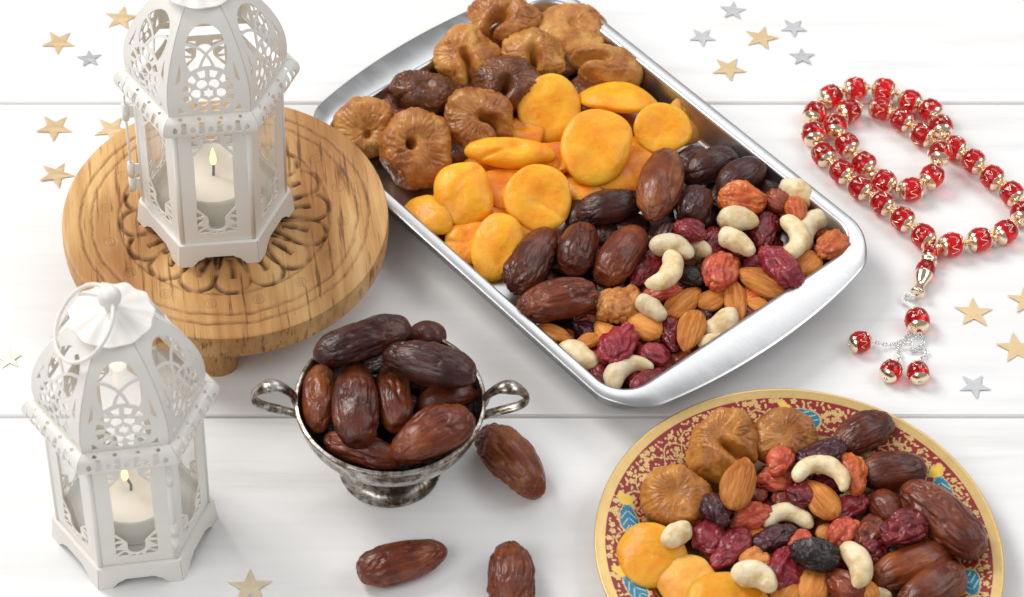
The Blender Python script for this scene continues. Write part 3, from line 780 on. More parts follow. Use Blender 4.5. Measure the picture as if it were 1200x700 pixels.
loops = [(.3, 2.2, TFLOOR, 0, 0), (.85, 2.0, TFLOOR, 0, 0), (-.50, 1.5, TFLOOR, 0, 0), (-.36, 1.5, TFLOOR + .04, 0, 0), (-.24, 1.5, TFLOOR + .18, 0, 0), (-.04, 1.5, 1.88, 0, 0), (0, 1.5, 1.97, 0, 0), (.05, 1.55, 2.02, .03, 0), (.12, 1.6, 2.035, .10, 0), (.34, 1.7, 2.035, .65, -.03), (.56, 1.8, 2.03, 1.16, -.09),
         (.62, 1.85, 2.01, 1.24, -.1), (.635, 1.85, 1.98, 1.26, -.1), (.62, 1.85, 1.945, 1.24, -.1), (.34, 1.7, 1.95, .65, -.03), (.12, 1.6, 1.93, .08, 0), (.06, 1.55, 1.8, 0, 0), (-.16, 1.5, .35, 0, 0), (-.4, 1.5, .2, 0, 0), (-1.2, 1.4, .0, 0, 0), (-6.5, .6, .0, 0, 0)]
Vt = []
for k, (o_, r_, z_, bl, dzl) in enumerate(loops):
    if k == 0: P = rr_loop(hx - 6.5, hy - 6.5, .6)
    elif k == 1: continue
    else: P = rr_loop(hx + o_, hy + o_, r_, bl)
    # the broad end lips droop a little towards their outer edge
    kk = np.clip((np.abs(P[:, 0]) - hx) / 1.2, 0, 1)
    Vt.append(np.column_stack([P, np.full(len(P), z_) + dzl * kk]))
n_ = len(Vt[0]); m_ = len(Vt); V = np.concatenate(Vt)
i = np.arange(m_ - 1)[:, None]; j = np.arange(n_)[None, :]
F = np.stack([i * n_ + j, i * n_ + (j + 1) % n_, (i + 1) * n_ + (j + 1) % n_, (i + 1) * n_ + j], -1).reshape(-1, 4).tolist()
F += [list(range(n_)), list(reversed(range((m_ - 1) * n_, m_ * n_)))]
tray = obj('serving_tray', autosmooth(mesh('serving_tray', V, F, M_STEEL), 50), loc=(tc[0], tc[1], 0)); tray.rotation_euler = (0, 0, TA)
tag(tray, 'rectangular polished steel serving tray with broad curved end lips, filled with dried fruit', 'tray')

# ------------------------------------------------------------------ silver footed bowl
BX, BY = 0.25, -9.58
bowl = tag(empty('footed_bowl', (BX, BY, 0)), 'tarnished silver footed bowl with two loop handles, full of dates', 'bowl')
prof = smooth_prof([(3.86, 4.70), (3.98, 4.66), (4.00, 4.55), (3.94, 4.44), (3.90, 4.3), (3.84, 3.9), (3.50, 3.2), (2.85, 2.55), (2.0, 2.12), (1.25, 1.92), (.78, 1.82)], 7)
inn = smooth_prof([(.0, 2.02), (1.2, 2.08), (2.0, 2.28), (2.75, 2.7), (3.35, 3.28), (3.70, 3.95), (3.78, 4.5), (3.82, 4.66), (3.86, 4.70)], 7)
V, F = lathe(np.concatenate([inn, prof[1:]])[::-1], 128); obj('cup', autosmooth(mesh('cup', V, F, M_OLDSILVER), 50), bowl)
foot = smooth_prof([(.78, 1.86), (.72, 1.5), (.74, 1.1), (.95, .82), (1.45, .66), (1.9, .5), (2.1, .32), (2.2, .16), (2.18, .02), (2.05, 0), (1.9, .1), (0, .1)], 6)
V, F = lathe(foot[::-1], 112); obj('foot', autosmooth(mesh('foot', V, F, M_OLDSILVER), 50), bowl)
parts = []
for k in range(56):
    a = 2 * math.pi * k / 56; v_, f_ = sphere(.065, 8, 6, (0, 0, 0), 1, 2.1); parts.append((v_ + np.array([1.12 * math.cos(a), 1.12 * math.sin(a), 1.80]), f_))
obj('gadroon_ring', mesh('gadroon_ring', *join(parts), M_OLDSILVER), bowl)
for sg in (-1, 1):
    hp = smooth_prof([(3.93, 4.45), (4.15, 4.95), (4.65, 5.35), (5.2, 5.30), (5.62, 4.9), (5.66, 4.45), (5.3, 4.1), (4.6, 3.80), (3.70, 3.42)], 8)
    path = np.column_stack([sg * hp[:, 0], np.zeros(len(hp)) + (.10 if sg < 0 else .05), hp[:, 1]])
    t = np.linspace(0, 1, len(hp)); rad = .125 + .07 * np.exp(-((t - .32) / .10) ** 2) + .05 * np.exp(-((t - 0) / .06) ** 2)
    V, F = tube(path, rad, 14, up=(0, 1, 0), flat=1.9)
    h = obj('handle', mesh('handle', V, F, M_OLDSILVER), bowl)
    V, F = sphere(.15, 14, 10, (sg * 4.95, .08, 5.45), 1.5, .7); obj('thumb_rest', mesh('thumb_rest', V, F, M_OLDSILVER), h)

# ------------------------------------------------------------------ painted plate
PX, PY, PR = 17.14, -14.68, 8.43
plate = tag(empty('painted_plate', (PX, PY, 0)), 'round gilt plate with a red floral rim and blue birds, heaped with dried fruit', 'plate')
pp = smooth_prof([(.3, .22), (3.0, .22), (5.2, .28), (5.9, .42), (6.25, .72), (6.5, .84), (7.2, 1.0), (7.9, 1.16), (8.3, 1.24)], 20)
ss = np.r_[0, np.cumsum(np.hypot(*np.diff(pp, axis=0).T))]
tt = np.concatenate([np.linspace(0, np.interp(5.2, pp[:, 0], ss), 8, endpoint=False), np.linspace(np.interp(5.2, pp[:, 0], ss), ss[-1], 96)])
prof = np.column_stack([np.interp(tt, ss, pp[:, 0]), np.interp(tt, ss, pp[:, 1])])
prof = np.concatenate([prof, [(8.38, 1.27), (8.43, 1.24), (8.43, 1.16), (8.35, 1.10), (7.9, 1.03), (6.5, .7), (5.9, .2), (5.2, .02), (.3, .02)]])
na = 1500; V, F = lathe(prof, na)
rP = np.repeat(prof[:, 0], na); aP = np.tile(np.linspace(0, 2 * np.pi, na, endpoint=False), len(prof))
colr = np.zeros((len(V), 4)); GOLD = (.72, .50, .20, .55); CREAM = (.70, .48, .19, .3); REDP = (.25, .013, .018, 0); BLUE = (.01, .20, .34, 0); YEL = (.82, .55, .06, .1); BRASS = (.42, .29, .13, .8)
colr[:] = GOLD
r0, r1 = 6.28, 7.99
s_ = rP; A = aP
inner = 6.32 + .10 * np.abs(np.sin(A * 9))
band = (rP > inner) & (rP < r1)
colr[rP < 5.6] = BRASS
colr[band] = REDP
X = rP * np.cos(aP); Y = rP * np.sin(aP)
ink = np.full(len(V), 9.0)
ink = np.minimum(ink, np.abs(rP - (r1 - .045)) - .014)
prg = np.random.default_rng(11)
bi = np.where(band)[0]; bx, by, br, ba = X[bi], Y[bi], rP[bi], aP[bi]; bink = np.full(len(bi), 9.0)
# winding stems
for k, (ph_, am) in enumerate(((0, .42), (math.pi, .36))):
    rv = 7.1 + am * np.sin(ba * 21 + ph_) ; bink = np.minimum(bink, np.abs(br - rv) * .75 - .018)
pts = []
for _ in range(12000):
    a = prg.uniform(0, 2 * np.pi); r_ = prg.uniform(6.45, r1 - .12); p = (r_ * math.cos(a), r_ * math.sin(a))
    if all((p[0] - q_[0]) ** 2 + (p[1] - q_[1]) ** 2 > .047 for q_ in pts): pts.append(p)
for k, (px, py) in enumerate(pts):
    near = np.where((np.abs(bx - px) < .3) & (np.abs(by - py) < .3))[0]
    dx, dy = bx[near] - px, by[near] - py; rot = prg.uniform(0, 6.28)
    if k % 3 == 0:      # five petals
        d = np.hypot(dx, dy) - .035
        for q_ in range(5):
            an = rot + q_ * 2 * math.pi / 5; d = np.minimum(d, np.hypot(dx - .092 * math.cos(an), dy - .092 * math.sin(an)) - .047)
    elif k % 3 == 1:    # leaf
        u = dx * math.cos(rot) + dy * math.sin(rot); v = -dx * math.sin(rot) + dy * math.cos(rot); d = (np.hypot(u / 2.3, v) - .042)
    else:               # berries
        d = np.minimum(np.hypot(dx, dy) - .05, np.hypot(dx - .12 * math.cos(rot), dy - .12 * math.sin(rot)) - .04)
    bink[near] = np.minimum(bink[near], d)
c_ = np.array(REDP)[None] * np.ones((len(bi), 1)); c_[bink < .008] = CREAM
# blue tear-shaped birds with yellow heads
birds = [(at(944, 471, 1.15), 0), (at(729, 603, 1.1), 1), (at(1113, 568, 1.1), 0), (at(1150, 684, 1.1), 1)]
ang0 = [math.atan2(b[0][1] - PY, b[0][0] - PX) for b in birds] + [math.radians(x) for x in (-50, -90, -130, -165)]
for k, a in enumerate(ang0):
    rot = -1 if k % 2 else 1
    rc = 7.12; da = (ba - a + math.pi) % (2 * math.pi) - math.pi
    u = da * rc * rot; v = br - rc
    u2 = u * math.cos(.35) + v * math.sin(.35); v2 = -u * math.sin(.35) + v * math.cos(.35)
    body = np.hypot(u2 / 1.0, v2 / np.clip(.46 - .30 * (u2 + .1), .06, .6)) - .98
    body = np.hypot((u2) / .88, v2 / (.46 * np.clip(1 - .55 * u2, .25, 1.3))) - .80
    head = np.minimum(np.hypot(u2 - .85, v2) - .24, np.hypot((u2 - 1.05) / 1.3, v2 - .22) - .10)
    ol = (body < .10) | (head < .05)
    c_[ol] = CREAM
    vein = np.abs(np.sin(u2 * 9 + np.abs(v2) * 11)) < .33
    c_[(body < .0)] = BLUE; c_[(body < -.08) & vein & (np.abs(v2) > .03)] = (.50, .56, .44, 0)
    c_[head < 0] = YEL
colr[bi] = c_
edge_dark = (rP >= inner - .05) & (rP <= inner + .0); colr[edge_dark] = (.55, .36, .13, .5)
me = mesh('painted_dish', V, F, M_PLATE); at_ = me.attributes.new('paint', 'FLOAT_COLOR', 'POINT'); at_.data.foreach_set('color', colr.ravel())
autosmooth(me, 60); obj('painted_dish', me, plate)
V, F = lathe([(0, .22), (.3, .22)], 64); obj('dish_centre', mesh('dish_centre', V, F, plain('plain_brass', (.42, .29, .13), .35, .8)), plate)

# ------------------------------------------------------------------ foil stars lying flat on the boards
def star(u, v, wpx, ang, mat, label, group):
    p = at(u, v, .02); R = wpx / 1.90 / ppc(p)
    a0 = math.radians(ang); a0 = math.atan2(math.sin(a0) / .755, math.cos(a0))
    pts = [((R if k % 2 == 0 else R * .40) * math.cos(a0 + k * math.pi / 5), (R if k % 2 == 0 else R * .40) * math.sin(a0 + k * math.pi / 5)) for k in range(10)]
    V = [(x, y, .004) for x, y in pts] + [(x, y, .028) for x, y in pts] + [(0, 0, .034)]
    F = [tuple(reversed(range(10)))] + [(k, (k + 1) % 10, 10 + (k + 1) % 10, 10 + k) for k in range(10)] + [(10 + k, 10 + (k + 1) % 10, 20) for k in range(10)]
    tag(obj('foil_star', mesh('foil_star', V, F, mat, False), loc=(p[0], p[1], .03)), label, 'star', group).rotation_euler = (rng.uniform(-.04, .04), rng.uniform(-.04, .04), 0)
for a in [(69, 50, 40, -90, 'gold foil star left of the tall lantern dome, above the silver star'), (142, 22, 40, 80, 'gold foil star nearest the top edge, just left of the lantern dome'),
          (64, 150, 44, -90, 'gold foil star just below the board seam at far left'), (66, 205, 42, 60, 'gold foil star touching the left edge of the wooden stand'),
          (131, 152, 42, 55, 'gold foil star half hidden behind the wooden stand'), (892, 45, 39, 0, 'gold foil star in the middle of the cluster above the tray'),
          (854, 81, 40, -86, 'gold foil star closest to the tray rim'), (1141, 367, 45, 84, 'gold foil star right of the red prayer beads, left of its pair'),
          (1191, 409, 46, 92, 'gold foil star above the silver star, partly cut by the right edge'), (1203, 353, 44, 165, 'gold foil star of which only one point shows at the right edge')]:
    star(*a[:4], M_GOLDSTAR, a[4], 'gold stars on the table')
star(293, 689, 52, 92, M_PALESTAR, 'pale gold foil star at the bottom edge below the bowl', 'gold stars on the table')
star(11, 421, 30, 100, M_PALESTAR, 'small pale gold foil star at the left edge beside the near lantern', 'gold stars on the table')
for a in [(105, 69, 30, 100, 'silver foil star between two gold stars left of the lantern dome'), (859, 13, 31, 80, 'topmost silver foil star above the tray'), (823, 44, 31, -90, 'silver foil star nearest the tray top corner'),
          (930, 33, 31, -92, 'silver foil star with dark streaks, upper right of the gold star'), (940, 67, 31, 88, 'silver foil star right of the gold stars, above the prayer beads'), (1142, 453, 37, -88, 'silver foil star between the bead tassel and the plate')]:
    star(*a[:4], M_SILVERSTAR, a[4], 'silver stars on the table')

# ------------------------------------------------------------------ red prayer beads
beads = tag(empty('prayer_beads', at(1060, 200, 0)), 'string of red glass prayer beads with gold caps, looped twice, with a tassel', 'prayer beads')
borg = at(1060, 200, 0)
path = [(1082, 277), (1058, 257), (1034, 238), (1008, 220), (986, 201), (965, 181), (953, 157), (955, 133), (973, 113), (1002, 104), (1036, 105), (1067, 119), (1091, 130), (1103, 149), (1102, 180), (1092, 207), (1068, 222), (1036, 213), (1013, 192),
        (993, 170), (979, 148), (995, 130), (1032, 127), (1057, 140), (1081, 158), (1119, 173), (1141, 189), (1163, 208), (1186, 227), (1198, 250), (1178, 272), (1148, 281), (1115, 287)]
tall = {14: 1.25, 13: .85, 15: .75}
G = .56
body_me = mesh('bead', *spin_body(.92, .90, .90, lambda t: (1 - np.abs(t) ** 2.5) ** .5, lambda X, Y, Z: X * 0, 36, 26), M_RED)
cp_prof = smooth_prof([(.08, .485), (.16, .475), (.25, .44), (.33, .385), (.385, .31), (.392, .295), (.38, .285)], 4)
cap_bme = mesh('bead_cap', *(lambda VF: (VF[0][:, [2, 0, 1]], VF[1]))(lathe(cp_prof, 28)), M_GOLD)
spc_me = mesh('spacer', *(lambda VF: (VF[0][:, [2, 0, 1]], VF[1]))(lathe(smooth_prof([(.05, .47), (.11, .49), (.13, .54), (.11, .59), (.05, .61)], 4), 18)), M_GOLD)
tq = np.linspace(0, 1, 26)
def on_bead(x, a, r=.457): 
    rr = r * (1 - np.abs(x / .46) ** 2.5) ** .5
    return np.column_stack([x, rr * np.cos(a), rr * np.sin(a)])
scr = []
for k in range(3):
    b0 = k * math.pi / 1.5
    scr.append(tube(on_bead(.13 * np.sin(tq * 9 + k), b0 + .9 * tq), .015, 6))
    scr.append(tube(on_bead(-.10 + .05 * np.cos(tq * 5), b0 + .95 + .45 * tq), .014, 6))
scroll_me = mesh('gold_scroll', *join(scr), M_GOLD)
def put_bead(p, d, spacer=True, spin=0.0, scale=1.24, name='bead'):
    d = unit(d); y = unit(np.cross([0, 0, 1.], d)); z = np.cross(d, y)
    y, z = y * math.cos(spin) + z * math.sin(spin), -y * math.sin(spin) + z * math.cos(spin)
    M = basis(d * scale, y * scale, z * scale, p - borg)
    b = obj(name, body_me, beads, M)
    obj('bead_cap', cap_bme, b); obj('bead_cap', cap_bme, b, Matrix.Rotation(math.pi, 4, 'Z')); obj('gold_scroll', scroll_me, b)
    if spacer: obj('spacer', spc_me, b)
    return b
PW = [at(u, v, tall.get(k, G)) for k, (u, v) in enumerate(path)]
for k, p in enumerate(PW):
    a_ = PW[max(k - 1, 0)]; b_ = PW[min(k + 1, len(PW) - 1)]; d = b_ - a_; d[2] *= .5
    put_bead(p, d, True, spin=k * 1.7)
# joining bead, gold imam piece, cord, tassel chain
J = at(1091, 297, .45); I1 = at(1086, 312, .45); I2 = at(1073, 350, .42)
put_bead(J, I1 - J, False, .4, .82)
d = unit(I2 - I1); Lp = np.linalg.norm(I2 - I1)
def along(prof, p, d, name, mat, parent=beads, n=28):
    y = unit(np.cross([0, 0, 1.], d)); z = np.cross(d, y)
    V, F = lathe(prof, n); return obj(name, mesh(name, V[:, [2, 0, 1]], F, mat), parent, basis(d, y, z, p - borg))
along(smooth_prof([(.05, -.05), (.40, .05), (.44, .3), (.40, .5), (.30, .6)], 5), I1, d, 'red_collar', M_RED)
along(smooth_prof([(.38, .42), (.42, .55), (.36, .8), (.25, 1.1), (.24, 1.35), (.33, 1.62), (.34, 1.75), (.24, 1.82), (.05, 1.84)], 5), I1, d, 'gold_imam', M_GOLD)
along(smooth_prof([(.10, -.42), (.36, -.40), (.40, -.30), (.36, -.2), (.38, -.1), (.2, -.05)], 4), I1, d, 'gold_collar', M_GOLD)
cpts = smooth_prof([at(1072, 350, .3), at(1062, 346, .2), at(1058, 353, .12), at(1066, 358, .12), at(1071, 362, .2)], 8)
for ph_ in (0, math.pi):
    t = np.linspace(0, 1, len(cpts)); tw = np.column_stack([.06 * np.cos(t * 40 + ph_), .06 * np.sin(t * 40 + ph_), .05 * np.sin(t * 40 + ph_) + .05])
    obj('white_cord', mesh('white_cord', *tube(cpts - borg + tw, .055, 8), plain('white_cord', (.85, .85, .84), .6)), beads)
put_bead(at(1075, 376, .46), at(1077, 392, .46) - at(1072, 360, .46), False, 1.0)
# little cable chain heaped between the tassel beads
lk = tube([(.115 * math.cos(a), .07 * math.sin(a), 0) for a in np.linspace(0, 2 * np.pi, 14, endpoint=False)], .026, 6, True); link_me = mesh('chain_link', *lk, M_CHAIN)
cr = np.random.default_rng(3)
def chain(pts, n):
    pp_ = smooth_prof([np.array(q_) for q_ in pts], 12); sg_ = np.r_[0, np.cumsum(np.linalg.norm(np.diff(pp_, axis=0), axis=1))]
    for k in range(n):
        s_ = sg_[-1] * k / (n - 1); p = np.array([np.interp(s_, sg_, pp_[:, q_]) for q_ in range(3)]); p2 = np.array([np.interp(min(s_ + .1, sg_[-1]), sg_, pp_[:, q_]) for q_ in range(3)]); p0 = np.array([np.interp(max(s_ - .1, 0), sg_, pp_[:, q_]) for q_ in range(3)])
        d = unit(p2 - p0 + 1e-6); y = unit(np.cross([.1, .1, 1.], d)); z = np.cross(d, y); a = k * 1.57 + .6
        obj('chain_link', link_me, beads, basis(d, y * math.cos(a) + z * math.sin(a), z * math.cos(a) - y * math.sin(a), p - borg))
chain([at(1077, 391, .3), at(1066, 390, .15), at(1059, 398, .12), at(1050, 402, .14), at(1040, 404, .2), at(1024, 401, .4)], 15)
chain([at(1078, 392, .3), at(1082, 402, .12), at(1074, 408, .25), at(1062, 402, .3), at(1052, 408, .12), at(1054, 418, .2), at(1050, 426, .45)], 18)
chain([at(1080, 394, .3), at(1070, 398, .35), at(1068, 412, .12), at(1080, 408, .2), at(1086, 414, .12), at(1080, 420, .2), at(1077, 427, .45)], 17)
def filigree(p, d):
    d = unit(d); y = unit(np.cross([0, 0, 1.], d)); z = np.cross(d, y)
    parts = [tube([(.40 - .0, .14 * math.cos(a), .14 * math.sin(a)) for a in np.linspace(0, 2 * np.pi, 16, endpoint=False)], .03, 6, True, up=(1, 0, 0))]
    for k in range(7):
        a = k * 2 * math.pi / 7; parts.append(sphere(.055, 8, 6, (.415, .20 * math.cos(a), .20 * math.sin(a))))
    parts.append(sphere(.07, 8, 6, (.50, 0, 0)))
    obj('filigree_end', mesh('filigree_end', *join(parts), M_CHAIN), beads, basis(d, y, z, p - borg))
for (u, v, du, dv) in ((1008, 401, -12, 3), (1044, 435, -8, 12), (1076, 437, 3, 13)):
    p = at(u, v, .46); d = at(u + du, v + dv, .46) - p; put_bead(p, d, False, u * .1, 1.08); filigree(p + unit(d) * .02, d)

# ------------------------------------------------------------------ heaping the food: each piece is lowered until it rests on the pieces below
PROX = []          # spheres already placed: x y z r
def rest(items, build, floor, z0, zmax, tol=.80):
    """raise the piece in small steps from the floor until its spheres clear those already there"""
    z = z0
    A = np.array(PROX) if PROX else np.zeros((0, 4))
    while z < zmax:
        S = build(z)
        lo = (S[:, 2] - S[:, 3]).min()
        if lo >= floor - .06:
            if not len(A): break
            D = np.sqrt(((S[:, None, :3] - A[None, :, :3]) ** 2).sum(-1)); need = tol * (S[:, None, 3] + A[None, :, 3])
            if (D >= need).all(): break
        z += .06
    S = build(z); PROX.extend(S.tolist()); return z
ZLOG = []
def along_piece(name, cat, group, maker, mat, label, u1, v1, u2, v2, wpx, dz=0.0, hf=.85, roll=0.0, floor=0.0, seed=0, z=None, tol=.80, zmax=9.0, flip=False):
    def geo(zc):
        p1, p2 = at(u1, v1, zc - dz / 2), at(u2, v2, zc + dz / 2); c_ = (p1 + p2) / 2; k = ppc(c_); W = wpx / k; H = W * hf
        d = unit(p2 - p1); sa = abs(d @ T_); ca = math.sqrt(max(1 - sa * sa, .05)); a = math.hypot(u2 - u1, v2 - v1) / k
        L = max(math.sqrt(max(a * a - (H * sa) ** 2, .01)) / ca, .8 * a, W * 1.02)
        return c_, d, L, W, H
    def build(zc):
        c_, d, L, W, H = geo(zc); t = np.linspace(-.72, .72, 5); r = H / 2 * np.array([.72, .94, 1, .94, .72])
        return np.column_stack([c_[None] + np.outer(t * L / 2, d), r])
    zc = rest(None, build, floor, floor + .15, zmax, tol) if z is None else z
    if z is not None: PROX.extend(build(zc).tolist())
    c_, d, L, W, H = geo(zc)
    V, F = maker(L, W, H, seed)
    if flip: d = -d
    zz = unit(np.array([0, 0, 1.]) - d * d[2]); y = np.cross(zz, d)
    y, zz = y * math.cos(roll) + zz * math.sin(roll), -y * math.sin(roll) + zz * math.cos(roll)
    ZLOG.append((label[:30], round(zc, 2)))
    return tag(obj(name, mesh(name, V, F, mat), M=basis(d, y, zz, c_)), label, cat, group)
def disc_piece(name, cat, group, kind, mat, label, u, v, apx, bpx, hpx, n, phi=0, bend=0.0, hole=0.0, floor=0.0, seed=0, z=None, tol=.62, zmax=9.0, slit=None):
    c0 = at(u, v, floor + 1.0); k = ppc(c0)
    V, F = make_disc(apx / 2 / k, bpx / 2 / k, hpx / 2 / k, seed, kind, bend, hole, slit)
    zz = unit(camvec(n)); a = math.radians(phi); x = camvec((math.cos(a), math.sin(a), 0)); x = unit(x - zz * (x @ zz)); y = np.cross(zz, x)
    Rm = np.column_stack([x, y, zz]); W = V @ Rm.T
    sub = W[::max(1, len(W) // 60)] * .74; rs = hpx / 2 / k * .34
    def build(zc): return np.column_stack([at(u, v, zc)[None] + sub, np.full(len(sub), rs)])
    zc = rest(None, build, floor, floor + .1, zmax, tol) if z is None else z
    if z is not None: PROX.extend(build(zc).tolist())
    ZLOG.append((label[:30], round(zc, 2)))
    return tag(obj(name, mesh(name, V, F, mat), M=basis(x, y, zz, at(u, v, zc))), label, cat, group)
def cashew(label, P, wpx, floor, seed, group, z=None, lean=0.0, tol=.78, mat=None):
    def pts(zc): return [at(*p_, zc + lean * q_) for p_, q_ in zip(P, (-.5, 0, .5))]
    def build(zc):
        a, m, b = pts(zc); r = wpx / 2 / ppc(m)
        return np.column_stack([np.array([a * .85 + m * .15, (a + m) / 2, m, (m + b) / 2, b * .85 + m * .15]), np.full(5, r * .85)])
    zc = rest(None, build, floor, floor + .15, 9, tol) if z is None else z
    if z is not None: PROX.extend(build(zc).tolist())
    a, m, b = pts(zc); c_ = (a + m + b) / 3; r = wpx / 2 / ppc(m)
    ZLOG.append((label[:30], round(zc, 2)))
    V, F = make_cashew([a - c_, m - c_, b - c_], r, np.array([0, -.35, 1.]), seed)
    return tag(obj('cashew', mesh('cashew', V, F, mat or CASH), loc=c_), label, 'cashew', group)

# ------------------------------------------------------------------ figs in the tray
g = 'figs in the tray'; fl = TFLOOR
def fig(mat, label, *a, **k): return disc_piece('dried_fig', 'fig', k.pop('g', g), 'fig', FIG[mat], label, *a, floor=k.pop('fl', fl), **k)
fig('tan', 'flat pale tan fig with a small central dimple at the tray top corner', 668, 40, 92, 84, 40, (.05, .55, .80), 10, .0, .12, seed=21)
fig('tan', 'pale orange flat fig half hidden behind the wooden stand', 428, 152, 76, 78, 40, (-.12, .15, 1), 0, 0, .3, seed=23)
fig('dark', 'dark brown glossy shrivelled fig near the tray left lip', 498, 112, 82, 62, 54, (.1, .55, .8), 0, 0, 0, seed=24)
fig('tan', 'orange fig folded double with a deep upright crease', 548, 68, 68, 78, 50, (-.15, .3, .93), 0, .35, seed=25, slit=-80)
fig('tan', 'pleated tan fig curled like a horseshoe beside the flat pale fig', 626, 70, 84, 68, 48, (.0, .5, .85), 0, .3, seed=26, slit=-95)
fig('brown', 'red-brown fig with its stem facing forward, topmost in the tray', 591, 28, 80, 66, 56, (-.1, .35, .93), 0, .3, seed=27, slit=-125)
fig('tan', 'wrinkled tan fig folded flat with its stem against the tray rim', 708, 82, 86, 56, 44, (.1, .5, .85), -15, .3, seed=28, slit=195)
fig('dark', 'dark greyish brown glossy fig bent over beside the apricots', 593, 102, 88, 72, 52, (.0, .4, .9), 0, .4, seed=29, slit=-115)
fig('brown', 'round tan fig curled around its dimple, between apricots and dark figs', 560, 140, 80, 82, 50, (.15, .25, .95), 0, .3, seed=30, slit=-50)
fig('brown', 'large striped fig with an open dark eye facing the apricots', 486, 178, 84, 96, 56, (.28, .12, .95), 0, 0, .9, seed=31)

for k, (u, v) in enumerate([(530, 108), (458, 162), (530, 172), (652, 70), (600, 66), (690, 112), (470, 130)]):
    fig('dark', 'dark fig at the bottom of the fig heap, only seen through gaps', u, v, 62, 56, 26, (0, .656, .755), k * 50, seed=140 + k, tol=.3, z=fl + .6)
# ------------------------------------------------------------------ apricots in the tray
g = 'apricots in the tray'
def apr(mat, label, *a, **k): return disc_piece('dried_apricot', 'apricot', k.pop('g', g), 'apricot', APR[mat], label, *a, floor=k.pop('fl', fl), **k)
for k, (u, v) in enumerate([(570, 205), (620, 208), (684, 218), (740, 182), (535, 240), (570, 258), (760, 178), (690, 140), (600, 262), (640, 190), (610, 160)]):
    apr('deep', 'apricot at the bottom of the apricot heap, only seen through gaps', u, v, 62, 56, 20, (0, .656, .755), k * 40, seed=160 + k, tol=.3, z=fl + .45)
apr('deep', 'apricot lying under the folded apricot, mostly covered', 590, 222, 74, 60, 16, (0, .5, .8), 0, seed=51)
apr('deep', 'apricot under the big central apricot, its lower right edge showing', 738, 203, 92, 60, 16, (.1, .5, .85), 20, seed=52)
apr('deep', 'apricot squeezed under the two round ones at the near rim', 548, 284, 58, 54, 14, (-.1, .4, .9), 60, seed=53, z=1.0)
apr('pale', 'pale apricot leaning on the far tray rim', 806, 138, 52, 66, 14, (.25, .25, .95), -15, seed=54)
apr('deep', 'apricot peeping out between the folded and the big central one', 655, 185, 60, 50, 16, (0, .6, .8), 0, seed=55)
apr('orange', 'lens shaped apricot lying flat below the wrinkled fig with stem', 726, 117, 92, 54, 16, (.05, .75, .65), -12, .35, seed=56)
apr('orange', 'round apricot in front of the pale one by the far rim', 778, 152, 72, 64, 14, (.1, .35, .93), 30, seed=57)
apr('orange', 'long apricot lying against the near rim beside the stand', 500, 252, 80, 46, 20, (-.45, .55, .7), -40, .5, seed=58, z=1.15)
apr('orange', 'upright teardrop apricot touching the dark bent fig', 645, 128, 76, 86, 17, (.05, .2, .97), -12, seed=59)
apr('orange', 'round apricot with a slanting crease in front of the striped fig', 543, 225, 70, 80, 20, (-.05, .25, .95), 10, .25, seed=60)
apr('orange', 'apricot folded like a purse below the curled fig', 599, 181, 102, 40, 24, (.0, .55, .8), -4, .2, seed=61)
apr('orange', 'round apricot with a deep dimple next to the long dates', 632, 234, 80, 84, 16, (.05, .3, .95), 0, seed=62)
apr('orange', 'oval apricot standing next to the first date at the near rim', 585, 291, 60, 84, 20, (-.05, .2, .97), -18, seed=63)
apr('orange', 'biggest oval apricot in the middle of the tray', 697, 172, 86, 98, 19, (.05, .3, .95), -18, seed=64)

# ------------------------------------------------------------------ dates in the tray
g = 'dates in the tray'
def date(mat, label, *a, **k): return along_piece('date', 'date', k.pop('g', g), make_date, DATE[mat], label, *a, floor=k.pop('fl', fl), hf=k.pop('hf', .9), **k)
for k, (u, v) in enumerate([(652, 306), (706, 272), (812, 186), (640, 330), (690, 300), (740, 262), (790, 236), (712, 338), (655, 352), (850, 230), (770, 290), (680, 250), (905, 222), (820, 250)]):
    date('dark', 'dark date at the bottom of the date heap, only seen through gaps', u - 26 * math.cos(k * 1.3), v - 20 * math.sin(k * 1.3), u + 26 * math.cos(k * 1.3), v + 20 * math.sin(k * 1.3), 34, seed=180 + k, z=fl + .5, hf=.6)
date('dark', 'dark date tucked under the cranberries in the tray', 790, 258, 776, 296, 32, seed=70)
date('dark', 'short dark date end against the far tray rim', 876, 200, 914, 198, 34, seed=71)
date('dark', 'dark wrinkled date beside the far rim, behind the upright red date', 798, 212, 866, 175, 40, seed=72)
date('dark', 'dark smooth date pointing at the orange raisin', 840, 224, 898, 190, 42, seed=73)
date('dark', 'dark date standing beside the upright red-brown date', 828, 216, 800, 266, 44, seed=74)
date('dark', 'dark wrinkled date under the big apricot', 674, 250, 758, 232, 42, seed=75)
date('brown', 'brown glossy date in the second row, next to the dimpled apricot', 690, 258, 666, 324, 46, seed=77)
date('brown', 'brown date next to the oval apricot at the near rim', 646, 266, 600, 346, 48, seed=76)
date('red', 'shiny red-brown date in the middle of the lower row', 754, 264, 702, 332, 50, seed=78)
date('red', 'smooth reddish date lying along the near rim, lowest in the tray', 604, 362, 706, 342, 50, seed=79)
date('amber', 'upright amber red date lying over the dark dates', 786, 167, 762, 260, 52, .6, seed=80)

# ------------------------------------------------------------------ nuts and raisins in the tray
g = 'raisins in the tray'
def raisin(mat, label, *a, **k): return along_piece('raisin', 'raisin', k.pop('g', g), make_raisin, RAI[mat], label, *a, floor=k.pop('fl', fl), hf=k.pop('hf', .72), **k)
def almond(label, *a, **k): return along_piece('almond', 'almond', k.pop('g', 'almonds in the tray'), make_almond, k.pop('mat', ALM), label, *a, floor=k.pop('fl', fl), hf=k.pop('hf', .55), **k)
gc = 'cashews in the tray'
